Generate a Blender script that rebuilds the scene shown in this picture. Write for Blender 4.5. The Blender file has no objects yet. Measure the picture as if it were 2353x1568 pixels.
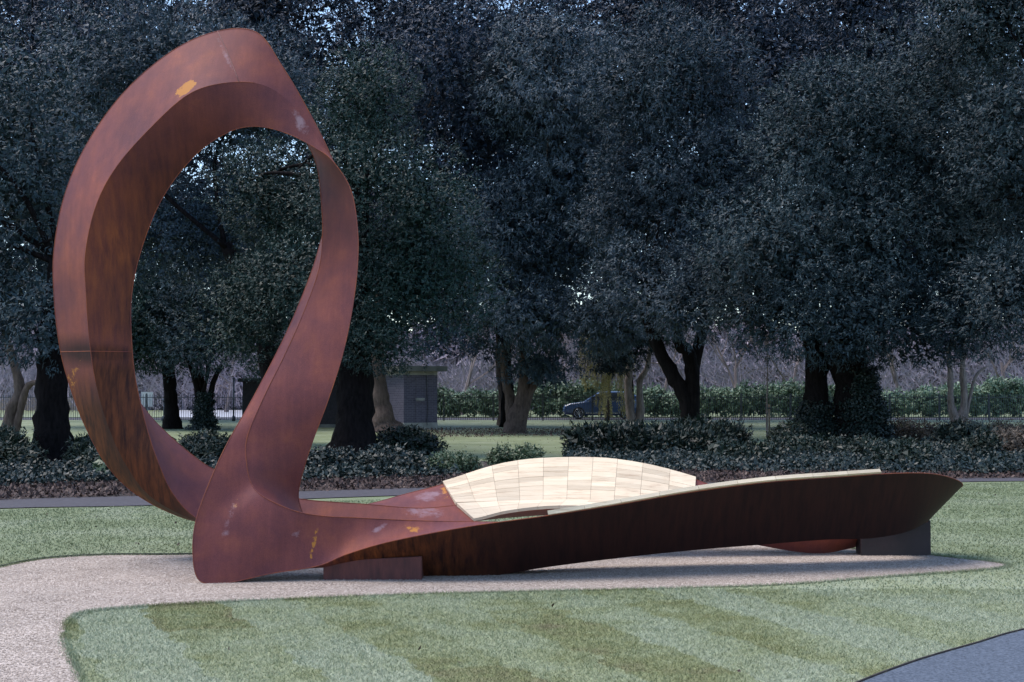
import bpy, math, random
import numpy as np
from mathutils import Vector, noise as mnoise
rng = np.random.default_rng(7)
random.seed(7)
S = bpy.context.scene
COL = S.collection
R = math.radians

# ------------------------------------------------------------------ camera
EYE = 1.6
FOC = 3268.0                      # focal length in units of a 2353 wide picture
HOR = 901.0
PITCH = math.atan((HOR - 784.0) / FOC)
cd = bpy.data.cameras.new('camera'); cam = bpy.data.objects.new('camera', cd); COL.objects.link(cam)
cd.sensor_width = 36; cd.lens = 50; cd.clip_end = 2000; cd.clip_start = 0.1
cam.location = (0, 0, EYE); cam.rotation_euler = (R(90) + PITCH, 0, 0)
S.camera = cam
cp, sp = math.cos(PITCH), math.sin(PITCH)

def P(x, y, d):
    """world point seen at (x, y) of the 2353x1568 picture, d metres ahead"""
    a = (x - 1176.5) / FOC; b = (784.0 - y) / FOC
    fy = cp - b * sp; fz = sp + b * cp
    k = d / fy
    return np.array([a * k, d, EYE + fz * k])
def G(x, y, z=0.0):
    a = (x - 1176.5) / FOC; b = (784.0 - y) / FOC
    fy = cp - b * sp; fz = sp + b * cp
    k = (z - EYE) / fz
    return np.array([a * k, fy * k, z])
def X(x, d): return (x - 1176.5) / FOC * d
def Z(y, d): return float(P(1176.5, y, d)[2])
def proj(p):
    p = np.asarray(p); q = p - np.array([0, 0, EYE])
    f = q[..., 1] * cp + q[..., 2] * sp
    u = -q[..., 1] * sp + q[..., 2] * cp
    return np.stack([1176.5 + FOC * q[..., 0] / f, 784 - FOC * u / f], -1)

# ------------------------------------------------------------------ world and sun
SUN_EL, SUN_AZ = 64.0, -78.0       # azimuth from +Y, clockwise
w = bpy.data.worlds.new('World'); S.world = w; w.use_nodes = True
nt = w.node_tree
sky = nt.nodes.new('ShaderNodeTexSky'); sky.sky_type = 'NISHITA'; sky.sun_disc = False
sky.sun_elevation = R(SUN_EL); sky.sun_rotation = R(SUN_AZ); sky.air_density = 1.0; sky.dust_density = 0.8; sky.ozone_density = 3.0
bg = nt.nodes['Background']; bg.inputs['Strength'].default_value = 0.13
nt.links.new(sky.outputs['Color'], bg.inputs['Color'])
sd = bpy.data.lights.new('sun', 'SUN'); sun = bpy.data.objects.new('sun', sd); COL.objects.link(sun)
sd.energy = 1.6; sd.angle = R(38); sd.color = (1.0, 0.90, 0.82)
v = Vector((math.sin(R(SUN_AZ)) * math.cos(R(SUN_EL)), math.cos(R(SUN_AZ)) * math.cos(R(SUN_EL)), math.sin(R(SUN_EL))))
sun.rotation_euler = v.to_track_quat('Z', 'Y').to_euler(); sun.location = (0, 0, 30)
S.view_settings.view_transform = 'Standard'; S.view_settings.look = 'None'
S.view_settings.exposure = 1.3; S.view_settings.gamma = 1; S.view_settings.use_curve_mapping = False

# ------------------------------------------------------------------ material helpers
def newmat(name):
    m = bpy.data.materials.new(name); m.use_nodes = True
    return m, m.node_tree.nodes, m.node_tree.links, m.node_tree.nodes['Principled BSDF']
def N(nodes, t, **kw):
    n = nodes.new(t)
    for k, v_ in kw.items():
        if k in n.inputs: n.inputs[k].default_value = v_
        else: setattr(n, k, v_)
    return n
def ramp(nodes, stops):
    r = nodes.new('ShaderNodeValToRGB'); e = r.color_ramp.elements
    while len(e) < len(stops): e.new(0.5)
    for i, (p, c) in enumerate(stops):
        e[i].position = p; e[i].color = (c[0], c[1], c[2], 1) if not isinstance(c, (int, float)) else (c, c, c, 1)
    return r
def mixc(nodes, links, fac, a, b, mode='MIX'):
    m = nodes.new('ShaderNodeMix'); m.data_type = 'RGBA'; m.blend_type = mode
    for s, val in ((m.inputs[0], fac), (m.inputs[6], a), (m.inputs[7], b)):
        if isinstance(val, bpy.types.NodeSocket): links.new(val, s)
        elif isinstance(val, (int, float)): s.default_value = val
        else: s.default_value = (*val, 1)
    return m.outputs[2]
def mathn(nodes, links, op, a, b=0.0):
    m = nodes.new('ShaderNodeMath'); m.operation = op
    for s, val in ((m.inputs[0], a), (m.inputs[1], b)):
        if isinstance(val, bpy.types.NodeSocket): links.new(val, s)
        else: s.default_value = val
    return m.outputs[0]
def wpos(nodes, links, scale=(1, 1, 1), rot=(0, 0, 0)):
    g = nodes.new('ShaderNodeNewGeometry'); mp = nodes.new('ShaderNodeMapping')
    mp.inputs['Scale'].default_value = scale; mp.inputs['Rotation'].default_value = rot
    links.new(g.outputs['Position'], mp.inputs['Vector']); return mp.outputs[0], g
def noise_at(nodes, links, vec, scale, detail=4, rough=0.6):
    n = N(nodes, 'ShaderNodeTexNoise', Scale=scale, Detail=detail, Roughness=rough)
    links.new(vec, n.inputs['Vector']); return n.outputs['Fac']
def bump(nodes, links, h, bs, strength=0.4, dist=0.01):
    b = N(nodes, 'ShaderNodeBump', Strength=strength, Distance=dist)
    links.new(h, b.inputs['Height']); links.new(b.outputs[0], bs.inputs['Normal'])

def simple(name, c1, c2, scale=6, rough=0.8, bmp=0.3, bdist=0.01, spec=0.5, metal=0.0, stretch=(1, 1, 1)):
    m, n, l, b = newmat(name)
    vec, _ = wpos(n, l, stretch)
    f = noise_at(n, l, vec, scale, 6)
    r = ramp(n, [(0.3, c1), (0.7, c2)]); l.new(f, r.inputs[0]); l.new(r.outputs[0], b.inputs['Base Color'])
    b.inputs['Roughness'].default_value = rough; b.inputs['Specular IOR Level'].default_value = spec
    b.inputs['Metallic'].default_value = metal
    if bmp: bump(n, l, f, b, bmp, bdist)
    return m
def leafmat(name, cols, rough=0.42, spec=0.5, bigscale=0.5):
    m, n, l, b = newmat(name)
    vec, g = wpos(n, l)
    r = ramp(n, [(i / max(1, len(cols) - 1), c) for i, c in enumerate(cols)])
    a = mathn(n, l, 'MULTIPLY', g.outputs['Random Per Island'], 0.32)
    f = noise_at(n, l, vec, bigscale, 3)
    f2 = mathn(n, l, 'MULTIPLY', f, 1.1); s = mathn(n, l, 'ADD', a, f2); s = mathn(n, l, 'SUBTRACT', s, 0.34)
    oi = n.new('ShaderNodeObjectInfo'); s = mathn(n, l, 'ADD', s, mathn(n, l, 'MULTIPLY', oi.outputs['Random'], 0.28))
    l.new(s, r.inputs[0]); l.new(r.outputs[0], b.inputs['Base Color'])
    b.inputs['Roughness'].default_value = rough; b.inputs['Specular IOR Level'].default_value = spec
    return m

# ------------------------------------------------------------------ mesh helpers
def link(o, parent=None):
    COL.objects.link(o)
    if parent is not None: o.parent = parent
    return o
def build(name, V, F, mat, parent=None, smooth=False):
    me = bpy.data.meshes.new(name); me.from_pydata([tuple(map(float, v_)) for v_ in V], [], [tuple(map(int, f)) for f in F])
    if isinstance(mat, (list, tuple)):
        for k in mat: me.materials.append(k)
    else: me.materials.append(mat)
    if smooth: me.polygons.foreach_set('use_smooth', [True] * len(me.polygons))
    me.update()
    return link(bpy.data.objects.new(name, me), parent)
def build_np(name, V, faces, mat, parent=None, smooth=False):
    """V (n,3); faces: list of (m,k) arrays"""
    me = bpy.data.meshes.new(name)
    me.vertices.add(len(V)); me.vertices.foreach_set('co', np.ascontiguousarray(V, np.float32).ravel())
    loops = np.concatenate([f.ravel() for f in faces]).astype(np.int32)
    tot = np.concatenate([np.full(len(f), f.shape[1], np.int32) for f in faces])
    st = np.concatenate([[0], np.cumsum(tot)[:-1]]).astype(np.int32)
    me.loops.add(len(loops)); me.loops.foreach_set('vertex_index', loops)
    me.polygons.add(len(tot)); me.polygons.foreach_set('loop_start', st); me.polygons.foreach_set('loop_total', tot)
    me.materials.append(mat)
    me.update(calc_edges=True)
    if smooth: me.polygons.foreach_set('use_smooth', np.ones(len(tot), bool))
    return link(bpy.data.objects.new(name, me), parent)
class MB:
    def __init__(s): s.V = []; s.F = []
    def add(s, V, F):
        o = len(s.V); s.V += [tuple(v_) for v_ in V]; s.F += [tuple(i + o for i in f) for f in F]; return s
    def box(s, x0, x1, y0, y1, z0, z1):
        V = [(x, y, z) for x in (x0, x1) for y in (y0, y1) for z in (z0, z1)]
        return s.add(V, [(0, 1, 3, 2), (4, 6, 7, 5), (0, 4, 5, 1), (2, 3, 7, 6), (0, 2, 6, 4), (1, 5, 7, 3)])
    def tube(s, pts, rad, n=8, wob=0.0, cap=True):
        pts = [Vector(p) for p in pts]; m = len(pts)
        V = []; up = Vector((0.3, 0.9, 0.1))
        for i, p in enumerate(pts):
            t = (pts[min(i + 1, m - 1)] - pts[max(i - 1, 0)]).normalized()
            a = t.cross(up).normalized(); b = t.cross(a).normalized()
            r = rad[i] if hasattr(rad, '__len__') else rad
            for k in range(n):
                th = 2 * math.pi * k / n
                q = p + (a * math.cos(th) + b * math.sin(th)) * r
                if wob:
                    q += (q - p) * wob * mnoise.noise(Vector((q.x * 2.2, q.y * 2.2, q.z * 0.8)) * (0.6 / max(r, 0.1)))
                V.append(tuple(q))
        F = [(i * n + k, i * n + (k + 1) % n, (i + 1) * n + (k + 1) % n, (i + 1) * n + k) for i in range(m - 1) for k in range(n)]
        if cap: F += [tuple(range(n))[::-1], tuple((m - 1) * n + k for k in range(n))]
        return s.add(V, F)
    def build(s, name, mat, parent=None, smooth=False): return build(name, s.V, s.F, mat, parent, smooth)
def tag(o, label=None, cat=None, group=None, kind=None):
    for k, v_ in (('label', label), ('category', cat), ('group', group), ('kind', kind)):
        if v_: o[k] = v_
    return o
def empty(name, loc, label, cat, group=None):
    o = bpy.data.objects.new(name, None); o.location = tuple(map(float, loc)); COL.objects.link(o); o.empty_display_size = 0.3
    return tag(o, label, cat, group)
def child(o, root):
    """parent a mesh built in world coordinates"""
    o.parent = root
    o.matrix_parent_inverse.identity()
    L = root.location
    me = o.data; n = len(me.vertices); a = np.empty(n * 3, np.float32); me.vertices.foreach_get('co', a)
    a = a.reshape(-1, 3) - np.array(L, np.float32); me.vertices.foreach_set('co', a.ravel()); me.update()
    return o
def crspline(pts, per=8, closed=False):
    pts = np.asarray(pts, float); n = len(pts); out = []
    rngi = range(n if closed else n - 1)
    for i in rngi:
        g = lambda k: pts[k % n] if closed else pts[min(max(k, 0), n - 1)]
        p0, p1, p2, p3 = g(i - 1), g(i), g(i + 1), g(i + 2)
        for j in range(per):
            t = j / per
            out.append(0.5 * ((2 * p1) + (-p0 + p2) * t + (2 * p0 - 5 * p1 + 4 * p2 - p3) * t * t + (-p0 + 3 * p1 - 3 * p2 + p3) * t ** 3))
    if not closed: out.append(pts[-1])
    return np.array(out)
def inpoly(x, y, poly):
    c = np.zeros(len(x), bool); n = len(poly); j = n - 1
    for i in range(n):
        xi, yi = poly[i][:2]; xj, yj = poly[j][:2]
        k = ((yi > y) != (yj > y)) & (x < (xj - xi) * (y - yi) / (yj - yi + 1e-12) + xi)
        c ^= k; j = i
    return c

# ------------------------------------------------------------------ materials
def make_rust():
    m, n, l, b = newmat('weathering_steel')
    vec, g = wpos(n, l)
    big = noise_at(n, l, vec, 0.9, 5, 0.55)
    mid = noise_at(n, l, vec, 3.6, 7, 0.65)
    fine = noise_at(n, l, vec, 160, 2, 0.5)
    sv, _ = wpos(n, l, (13, 2.5, 1.3)); streak = noise_at(n, l, sv, 1.6, 5, 0.65)
    at = n.new('ShaderNodeAttribute'); at.attribute_name = 'stain_shade'
    sep = n.new('ShaderNodeSeparateColor'); l.new(at.outputs['Color'], sep.inputs[0])
    c1 = ramp(n, [(0.30, (0.100, 0.030, 0.034)), (0.5, (0.170, 0.049, 0.043)), (0.68, (0.285, 0.078, 0.042))]); l.new(big, c1.inputs[0])
    c2 = ramp(n, [(0.30, (0.105, 0.037, 0.048)), (0.55, (0.175, 0.053, 0.048)), (0.78, (0.27, 0.082, 0.046))]); l.new(mid, c2.inputs[0])
    c = mixc(n, l, 0.5, c1.outputs[0], c2.outputs[0])
    r = ramp(n, [(0.25, 0.78), (0.75, 1.18)]); l.new(streak, r.inputs[0])
    c = mixc(n, l, 0.6, c, r.outputs[0], 'MULTIPLY')
    r2 = ramp(n, [(0.3, 0.80), (0.7, 1.2)]); l.new(fine, r2.inputs[0])
    c = mixc(n, l, 0.8, c, r2.outputs[0], 'MULTIPLY')
    # shade of underfacing and inner faces painted dark, with patina and rain streaks
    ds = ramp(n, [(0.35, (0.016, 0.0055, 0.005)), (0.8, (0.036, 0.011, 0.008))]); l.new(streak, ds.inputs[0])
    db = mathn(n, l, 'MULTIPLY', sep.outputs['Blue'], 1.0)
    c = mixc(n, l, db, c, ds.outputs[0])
    sw, _ = wpos(n, l, (15, 3, 2.2)); st2 = noise_at(n, l, sw, 1.3, 5, 0.7)
    rs = ramp(n, [(0.36, 0.0), (0.78, 1.0)]); l.new(st2, rs.inputs[0])
    c = mixc(n, l, mathn(n, l, 'MULTIPLY', rs.outputs[0], at.outputs['Alpha']), c, (0.30, 0.088, 0.026))
    pat = noise_at(n, l, vec, 13, 6, 0.75)
    def mask(sock, lo=0.46, hi=0.56):
        a = mathn(n, l, 'ADD', sock, mathn(n, l, 'MULTIPLY', mathn(n, l, 'SUBTRACT', pat, 0.5), 1.7))
        q = ramp(n, [(lo, 0.0), (hi, 1.0)]); l.new(a, q.inputs[0]); return q.outputs[0]
    c = mixc(n, l, mask(sep.outputs['Red']), c, (0.42, 0.17, 0.035))
    c = mixc(n, l, mathn(n, l, 'MULTIPLY', mask(sep.outputs['Green'], 0.35, 0.75), 0.55), c, (0.34, 0.24, 0.27))
    l.new(c, b.inputs['Base Color'])
    b.inputs['Roughness'].default_value = 0.66; b.inputs['Specular IOR Level'].default_value = 0.2
    h = mathn(n, l, 'ADD', mathn(n, l, 'MULTIPLY', fine, 0.3), mid)
    bump(n, l, h, b, 0.25, 0.006)
    return m
M = {}
M['rust'] = make_rust()
M['weld'] = simple('weld_bead', (0.10, 0.04, 0.04), (0.28, 0.12, 0.10), 20, 0.7, 0.4, 0.004)
M['block'] = simple('support_steel', (0.05, 0.014, 0.014), (0.12, 0.032, 0.027), 6, 0.7, 0.3, stretch=(3, 3, 0.6))
M['block_shaded'] = simple('shaded_support_steel', (0.012, 0.007, 0.009), (0.026, 0.014, 0.017), 6, 0.6, 0.3)  # same support steel, its shade put into the colour
def make_wood():
    m, n, l, b = newmat('pale_oak')
    vec, g = wpos(n, l, (1.2, 6, 14))
    f = noise_at(n, l, vec, 3.2, 6, 0.65)
    oi = n.new('ShaderNodeObjectInfo')
    r = ramp(n, [(0.25, (0.52, 0.37, 0.25)), (0.42, (0.73, 0.585, 0.41)), (0.65, (0.80, 0.665, 0.48))]); l.new(f, r.inputs[0])
    r2 = ramp(n, [(0.0, 0.76), (0.3, 0.92), (1.0, 1.05)]); l.new(oi.outputs['Random'], r2.inputs[0])
    c = mixc(n, l, 1.0, r.outputs[0], r2.outputs[0], 'MULTIPLY')
    l.new(c, b.inputs['Base Color']); b.inputs['Roughness'].default_value = 0.8
    b.inputs['Specular IOR Level'].default_value = 0.15
    bump(n, l, f, b, 0.25, 0.004)
    return m
M['wood'] = make_wood()
M['bark_dark'] = simple('dark_bark', (0.003, 0.0028, 0.003), (0.014, 0.011, 0.011), 5, 0.95, 0.8, 0.05, 0.08, stretch=(3, 3, 0.7))
M['bark_pale'] = simple('pale_bark', (0.10, 0.085, 0.08), (0.26, 0.215, 0.20), 4, 0.9, 0.7, 0.04, 0.2, stretch=(3, 3, 0.8))
M['bark_brown'] = simple('brown_bark', (0.05, 0.036, 0.030), (0.13, 0.095, 0.08), 4, 0.9, 0.8, 0.05, 0.2, stretch=(3, 3, 0.8))
M['oak_leaf'] = leafmat('holm_oak_leaf', [(0.004, 0.011, 0.015), (0.017, 0.035, 0.042), (0.048, 0.080, 0.090)], 0.55, 0.28)
M['pale_leaf'] = leafmat('silvery_holm_leaf', [(0.007, 0.017, 0.026), (0.031, 0.055, 0.072), (0.085, 0.120, 0.145)], 0.55, 0.28)
M['yew_leaf'] = leafmat('yew_leaf', [(0.003, 0.012, 0.010), (0.010, 0.034, 0.028), (0.030, 0.068, 0.050)], 0.55, 0.35)
M['back_leaf'] = leafmat('background_leaf', [(0.003, 0.008, 0.015), (0.010, 0.022, 0.040), (0.024, 0.044, 0.075)], 0.55, 0.28)
M['laurel_leaf'] = leafmat('laurel_leaf', [(0.003, 0.008, 0.006), (0.009, 0.020, 0.012), (0.020, 0.036, 0.022)], 0.5, 0.35)
M['ivy_leaf'] = leafmat('ivy_leaf', [(0.003, 0.009, 0.008), (0.009, 0.020, 0.016), (0.026, 0.044, 0.036)], 0.5, 0.4, 1.5)
M['box_leaf'] = leafmat('box_leaf', [(0.02, 0.04, 0.018), (0.055, 0.085, 0.04), (0.10, 0.14, 0.07)], 0.45, 0.4, 1.5)
M['brown_leaf'] = leafmat('brown_twiggy_leaf', [(0.03, 0.03, 0.022), (0.075, 0.06, 0.045), (0.13, 0.10, 0.075)], 0.6, 0.3, 1.0)
M['hedge_leaf'] = leafmat('hedge_leaf', [(0.025, 0.06, 0.045), (0.085, 0.145, 0.09), (0.22, 0.32, 0.21)], 0.5, 0.4, 0.8)
M['willow_leaf'] = leafmat('willow_leaf', [(0.24, 0.21, 0.08), (0.46, 0.40, 0.17), (0.62, 0.55, 0.30)], 0.6, 0.3, 1.0)
M['litter'] = leafmat('fallen_leaf', [(0.022, 0.013, 0.012), (0.058, 0.034, 0.028), (0.22, 0.16, 0.13)], 0.7, 0.3, 3.0)
M['twig'] = simple('bare_twig', (0.17, 0.15, 0.18), (0.33, 0.285, 0.33), 0.3, 0.9, 0)  # distance haze put into the pale mauve colour
M['twig2'] = simple('winter_branch', (0.09, 0.072, 0.075), (0.21, 0.17, 0.17), 0.6, 0.9, 0)  # lightened too, haze painted into the branch colour
M['iron'] = simple('black_iron', (0.018, 0.024, 0.032), (0.032, 0.040, 0.052), 8, 0.5, 0)
M['concrete'] = simple('old_concrete', (0.20, 0.20, 0.185), (0.36, 0.36, 0.33), 3, 0.9, 0.3)
M['concrete_dark'] = simple('mossy_concrete', (0.08, 0.085, 0.075), (0.17, 0.17, 0.15), 2, 0.9, 0.3)
M['white_paint'] = simple('white_paint', (0.72, 0.72, 0.72), (0.82, 0.82, 0.82), 2, 0.5, 0)
M['paling'] = simple('wooden_paling', (0.30, 0.22, 0.18), (0.50, 0.39, 0.33), 1.2, 0.9, 0.2)
M['car_blue'] = simple('dark_blue_paint', (0.05, 0.09, 0.20), (0.06, 0.11, 0.24), 1, 0.16, 0, spec=1.0)
M['car_white'] = simple('white_car_paint', (0.75, 0.76, 0.78), (0.8, 0.8, 0.8), 1, 0.25, 0)
M['car_grey'] = simple('blue_grey_car_paint', (0.10, 0.13, 0.19), (0.13, 0.16, 0.22), 1, 0.25, 0)
M['glass'] = simple('car_glass', (0.05, 0.06, 0.075), (0.07, 0.08, 0.10), 1, 0.06, 0, spec=1.0)
M['tyre'] = simple('tyre_rubber', (0.012, 0.012, 0.012), (0.02, 0.02, 0.02), 8, 0.85, 0)
M['rim'] = simple('alloy_rim', (0.35, 0.35, 0.37), (0.5, 0.5, 0.52), 4, 0.3, 0, metal=0.7)
M['chrome'] = simple('bright_trim', (0.6, 0.6, 0.62), (0.7, 0.7, 0.7), 4, 0.25, 0, metal=0.8)
M['red_lamp'] = simple('red_lamp_lens', (0.45, 0.02, 0.015), (0.55, 0.03, 0.02), 4, 0.2, 0)
M['clear_lamp'] = simple('clear_lamp_lens', (0.6, 0.62, 0.66), (0.7, 0.7, 0.72), 4, 0.1, 0)
M['stake'] = simple('timber_stake', (0.12, 0.09, 0.07), (0.2, 0.16, 0.12), 6, 0.9, 0.2)
M['edging'] = simple('steel_edging', (0.03, 0.025, 0.025), (0.06, 0.05, 0.05), 6, 0.7, 0)
def make_brick():
    m, n, l, b = newmat('blue_grey_brick')
    g = n.new('ShaderNodeTexCoord'); mp = n.new('ShaderNodeMapping'); l.new(g.outputs['UV'], mp.inputs[0])
    t = N(n, 'ShaderNodeTexBrick', Scale=1.0); t.inputs['Brick Width'].default_value = 0.225; t.inputs['Row Height'].default_value = 0.075
    t.inputs['Mortar Size'].default_value = 0.007
    t.inputs['Color1'].default_value = (0.065, 0.06, 0.09, 1); t.inputs['Color2'].default_value = (0.10, 0.09, 0.125, 1); t.inputs['Mortar'].default_value = (0.15, 0.14, 0.17, 1)
    l.new(mp.outputs[0], t.inputs['Vector']); l.new(t.outputs['Color'], b.inputs['Base Color']); b.inputs['Roughness'].default_value = 0.85
    bb = N(n, 'ShaderNodeBump', Strength=0.6, Distance=0.01); bb.invert = True; l.new(t.outputs['Fac'], bb.inputs['Height']); l.new(bb.outputs[0], b.inputs['Normal'])
    return m
M['brick'] = make_brick()
SOD_ROT = R(67.6)
def make_grass(name, blades=False):
    m, n, l, b = newmat(name)
    vec, g = wpos(n, l, (1, 1, 1), (0, 0, SOD_ROT))
    # waver the turf joints
    nz = N(n, 'ShaderNodeTexNoise', Scale=3.0, Detail=3.0); l.new(g.outputs['Position'], nz.inputs['Vector'])
    ad = n.new('ShaderNodeVectorMath'); ad.operation = 'MULTIPLY_ADD'; l.new(nz.outputs['Color'], ad.inputs[0]); ad.inputs[1].default_value = (0.35, 0.35, 0); l.new(vec, ad.inputs[2])
    def sod(c1, c2, seedoff):
        t = N(n, 'ShaderNodeTexBrick', Scale=1.0); t.offset = 0.5
        t.inputs['Brick Width'].default_value = 1.9; t.inputs['Row Height'].default_value = 0.56; t.inputs['Mortar Size'].default_value = 0.0
        t.inputs['Color1'].default_value = (0, 0, 0, 1); t.inputs['Color2'].default_value = (1, 1, 1, 1)
        l.new(ad.outputs[0], t.inputs['Vector']); return t.outputs['Color']
    s_ = sod(0, 1, 0)
    # alternate strips
    sx = n.new('ShaderNodeSeparateXYZ'); l.new(ad.outputs[0], sx.inputs[0])
    alt = mathn(n, l, 'PINGPONG', mathn(n, l, 'FLOOR', mathn(n, l, 'DIVIDE', sx.outputs[1], 0.56)), 1.0)
    tone = mathn(n, l, 'ADD', mathn(n, l, 'MULTIPLY', s_, 0.42), mathn(n, l, 'MULTIPLY', alt, 0.34))
    sp_ = n.new('ShaderNodeSeparateXYZ'); l.new(g.outputs['Position'], sp_.inputs[0])
    fade = ramp(n, [(0.0, 1.0), (1.0, 0.45)]); l.new(mathn(n, l, 'DIVIDE', mathn(n, l, 'SUBTRACT', sp_.outputs[0], 0.8), 2.0), fade.inputs[0])
    tone = mathn(n, l, 'MULTIPLY', tone, fade.outputs[0])
    vv = g.outputs['Position']
    f1 = noise_at(n, l, vv, 1.6, 5, 0.65); f2 = noise_at(n, l, vv, 26, 4, 0.7)
    tone = mathn(n, l, 'ADD', tone, mathn(n, l, 'MULTIPLY', mathn(n, l, 'SUBTRACT', f1, 0.5), 1.4))
    r = ramp(n, [(0.05, (0.30, 0.335, 0.225)), (0.42, (0.27, 0.30, 0.17)), (0.66, (0.21, 0.228, 0.10)), (0.98, (0.20, 0.172, 0.095))]); l.new(tone, r.inputs[0])
    # beyond the sculpture the grass is older and more even
    sy = n.new('ShaderNodeSeparateXYZ'); l.new(vv, sy.inputs[0])
    yy = mathn(n, l, 'ADD', sy.outputs[1], mathn(n, l, 'MULTIPLY', f1, 1.6))
    far = ramp(n, [(0.0, 0.0), (1.0, 1.0)]); l.new(mathn(n, l, 'DIVIDE', mathn(n, l, 'SUBTRACT', yy, 12.3), 2.5), far.inputs[0])
    fr = ramp(n, [(0.3, (0.135, 0.165, 0.075)), (0.5, (0.19, 0.225, 0.12)), (0.7, (0.25, 0.28, 0.18))])
    f3 = noise_at(n, l, vv, 0.7, 5, 0.6); l.new(f3, fr.inputs[0])
    c = mixc(n, l, far.outputs[0], r.outputs[0], fr.outputs[0])
    q = ramp(n, [(0.3, 0.6), (0.7, 1.3)]); l.new(f2, q.inputs[0])
    c = mixc(n, l, 0.75, c, q.outputs[0], 'MULTIPLY')
    if blades:
        q2 = ramp(n, [(0.0, 0.88), (0.6, 1.02), (0.95, 1.1), (1.0, 1.5)]); l.new(g.outputs['Random Per Island'], q2.inputs[0]); c = mixc(n, l, 1.0, c, q2.outputs[0], 'MULTIPLY')
    l.new(c, b.inputs['Base Color']); b.inputs['Roughness'].default_value = 0.75; b.inputs['Specular IOR Level'].default_value = 0.3
    if not blades: bump(n, l, f2, b, 0.8, 0.03)
    return m
M['grass'] = make_grass('turf'); M['blades'] = make_grass('grass_blades', True)
def make_gravel():
    m, n, l, b = newmat('gravel')
    vec, g = wpos(n, l)
    vo = N(n, 'ShaderNodeTexVoronoi', Scale=75.0); l.new(vec, vo.inputs['Vector'])
    sc = n.new('ShaderNodeSeparateColor'); l.new(vo.outputs['Color'], sc.inputs[0])
    r = ramp(n, [(0.0, (0.16, 0.125, 0.10)), (0.35, (0.325, 0.268, 0.22)), (0.7, (0.43, 0.36, 0.30)), (1.0, (0.55, 0.475, 0.41))]); l.new(sc.outputs[0], r.inputs[0])
    f = noise_at(n, l, vec, 1.3, 4); q = ramp(n, [(0.3, 0.86), (0.7, 1.1)]); l.new(f, q.inputs[0])
    c = mixc(n, l, 1.0, r.outputs[0], q.outputs[0], 'MULTIPLY')
    l.new(c, b.inputs['Base Color']); b.inputs['Roughness'].default_value = 0.9
    bb = N(n, 'ShaderNodeBump', Strength=0.9, Distance=0.008); bb.invert = True; l.new(vo.outputs['Distance'], bb.inputs['Height']); l.new(bb.outputs[0], b.inputs['Normal'])
    return m
M['gravel'] = make_gravel()
M['pebble'] = leafmat('pebble', [(0.13, 0.10, 0.08), (0.36, 0.30, 0.25), (0.60, 0.52, 0.45)], 0.8, 0.3, 4.0)
M['asphalt'] = simple('asphalt', (0.020, 0.030, 0.045), (0.12, 0.145, 0.185), 55, 0.9, 0.9, 0.01)
M['asphalt_far'] = simple('old_asphalt', (0.034, 0.030, 0.036), (0.062, 0.055, 0.062), 12, 0.9, 0.3, 0.006)
M['road'] = simple('pale_road', (0.30, 0.31, 0.34), (0.40, 0.41, 0.44), 2, 0.6, 0)
M['soil'] = simple('dark_soil', (0.018, 0.014, 0.012), (0.05, 0.036, 0.03), 7, 0.95, 0.8, 0.04)

# ------------------------------------------------------------------ ground
def sheet(name, pts, z, mat, kind='structure'):
    pts = [(p[0], p[1], z) for p in pts]
    o = build(name, pts, [tuple(range(len(pts)))], mat); tag(o, kind=kind); return o
sheet('ground', [(-500, -40), (500, -40), (500, 900), (-500, 900)], 0.0, M['grass'])
def gl(pts): return [G(x, y) for x, y in pts]
grav_px = [(150, 1450), (162, 1425), (200, 1408), (300, 1398), (420, 1390), (600, 1381), (800, 1373), (1000, 1366), (1200, 1361), (1400, 1357),
           (1600, 1352), (1800, 1345), (1950, 1334), (2080, 1324), (2200, 1316), (2300, 1307), (2316, 1300), (2270, 1292), (2200, 1285), (2140, 1278), (2050, 1270),
           (1950, 1263), (1850, 1258), (1760, 1254), (1600, 1250), (1300, 1250), (1000, 1256), (700, 1266), (440, 1277), (250, 1278), (120, 1285), (50, 1295), (0, 1306), (-120, 1330), (-500, 1400), (-1500, 1700), (210, 1720), (185, 1568), (165, 1520), (150, 1480)]
GRAV = crspline(np.array([p[:2] for p in gl(grav_px)]), 4, True)
sheet('gravel_path', GRAV, 0.008, M['gravel'])
# steel edging along the far rim of the gravel
em = MB()
edge = crspline(np.array([p[:2] for p in gl([(-120, 1329), (0, 1305), (50, 1294), (120, 1284), (250, 1277), (440, 1276), (700, 1265), (1000, 1255)])]), 4)
for a, b_ in zip(edge[:-1], edge[1:]):
    t = (b_ - a) / np.linalg.norm(b_ - a); nn = np.array([-t[1], t[0]]) * 0.004
    q = [a - nn, b_ - nn, b_ + nn, a + nn]
    em.add([(x, y, z) for z in (-0.01, 0.022) for x, y in q], [(0, 1, 5, 4), (1, 2, 6, 5), (2, 3, 7, 6), (3, 0, 4, 7), (4, 5, 6, 7)])
tag(em.build('gravel_edging', M['edging']), kind='structure')
PATH_NEAR = [(-800, 1222), (-300, 1188), (0, 1170), (350, 1163), (700, 1148), (1000, 1138), (1600, 1124), (2200, 1109), (2353, 1107), (2900, 1100)]
PATH_FAR = [(3200, 1092), (2353, 1100), (2200, 1101), (1600, 1112), (1000, 1122), (700, 1131), (350, 1141), (0, 1150), (-300, 1163), (-800, 1188)]
sheet('asphalt_path', list(crspline(np.array([p[:2] for p in gl(PATH_NEAR)]), 4)) + list(crspline(np.array([p[:2] for p in gl(PATH_FAR)]), 4)), 0.012, M['asphalt_far'])
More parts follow.
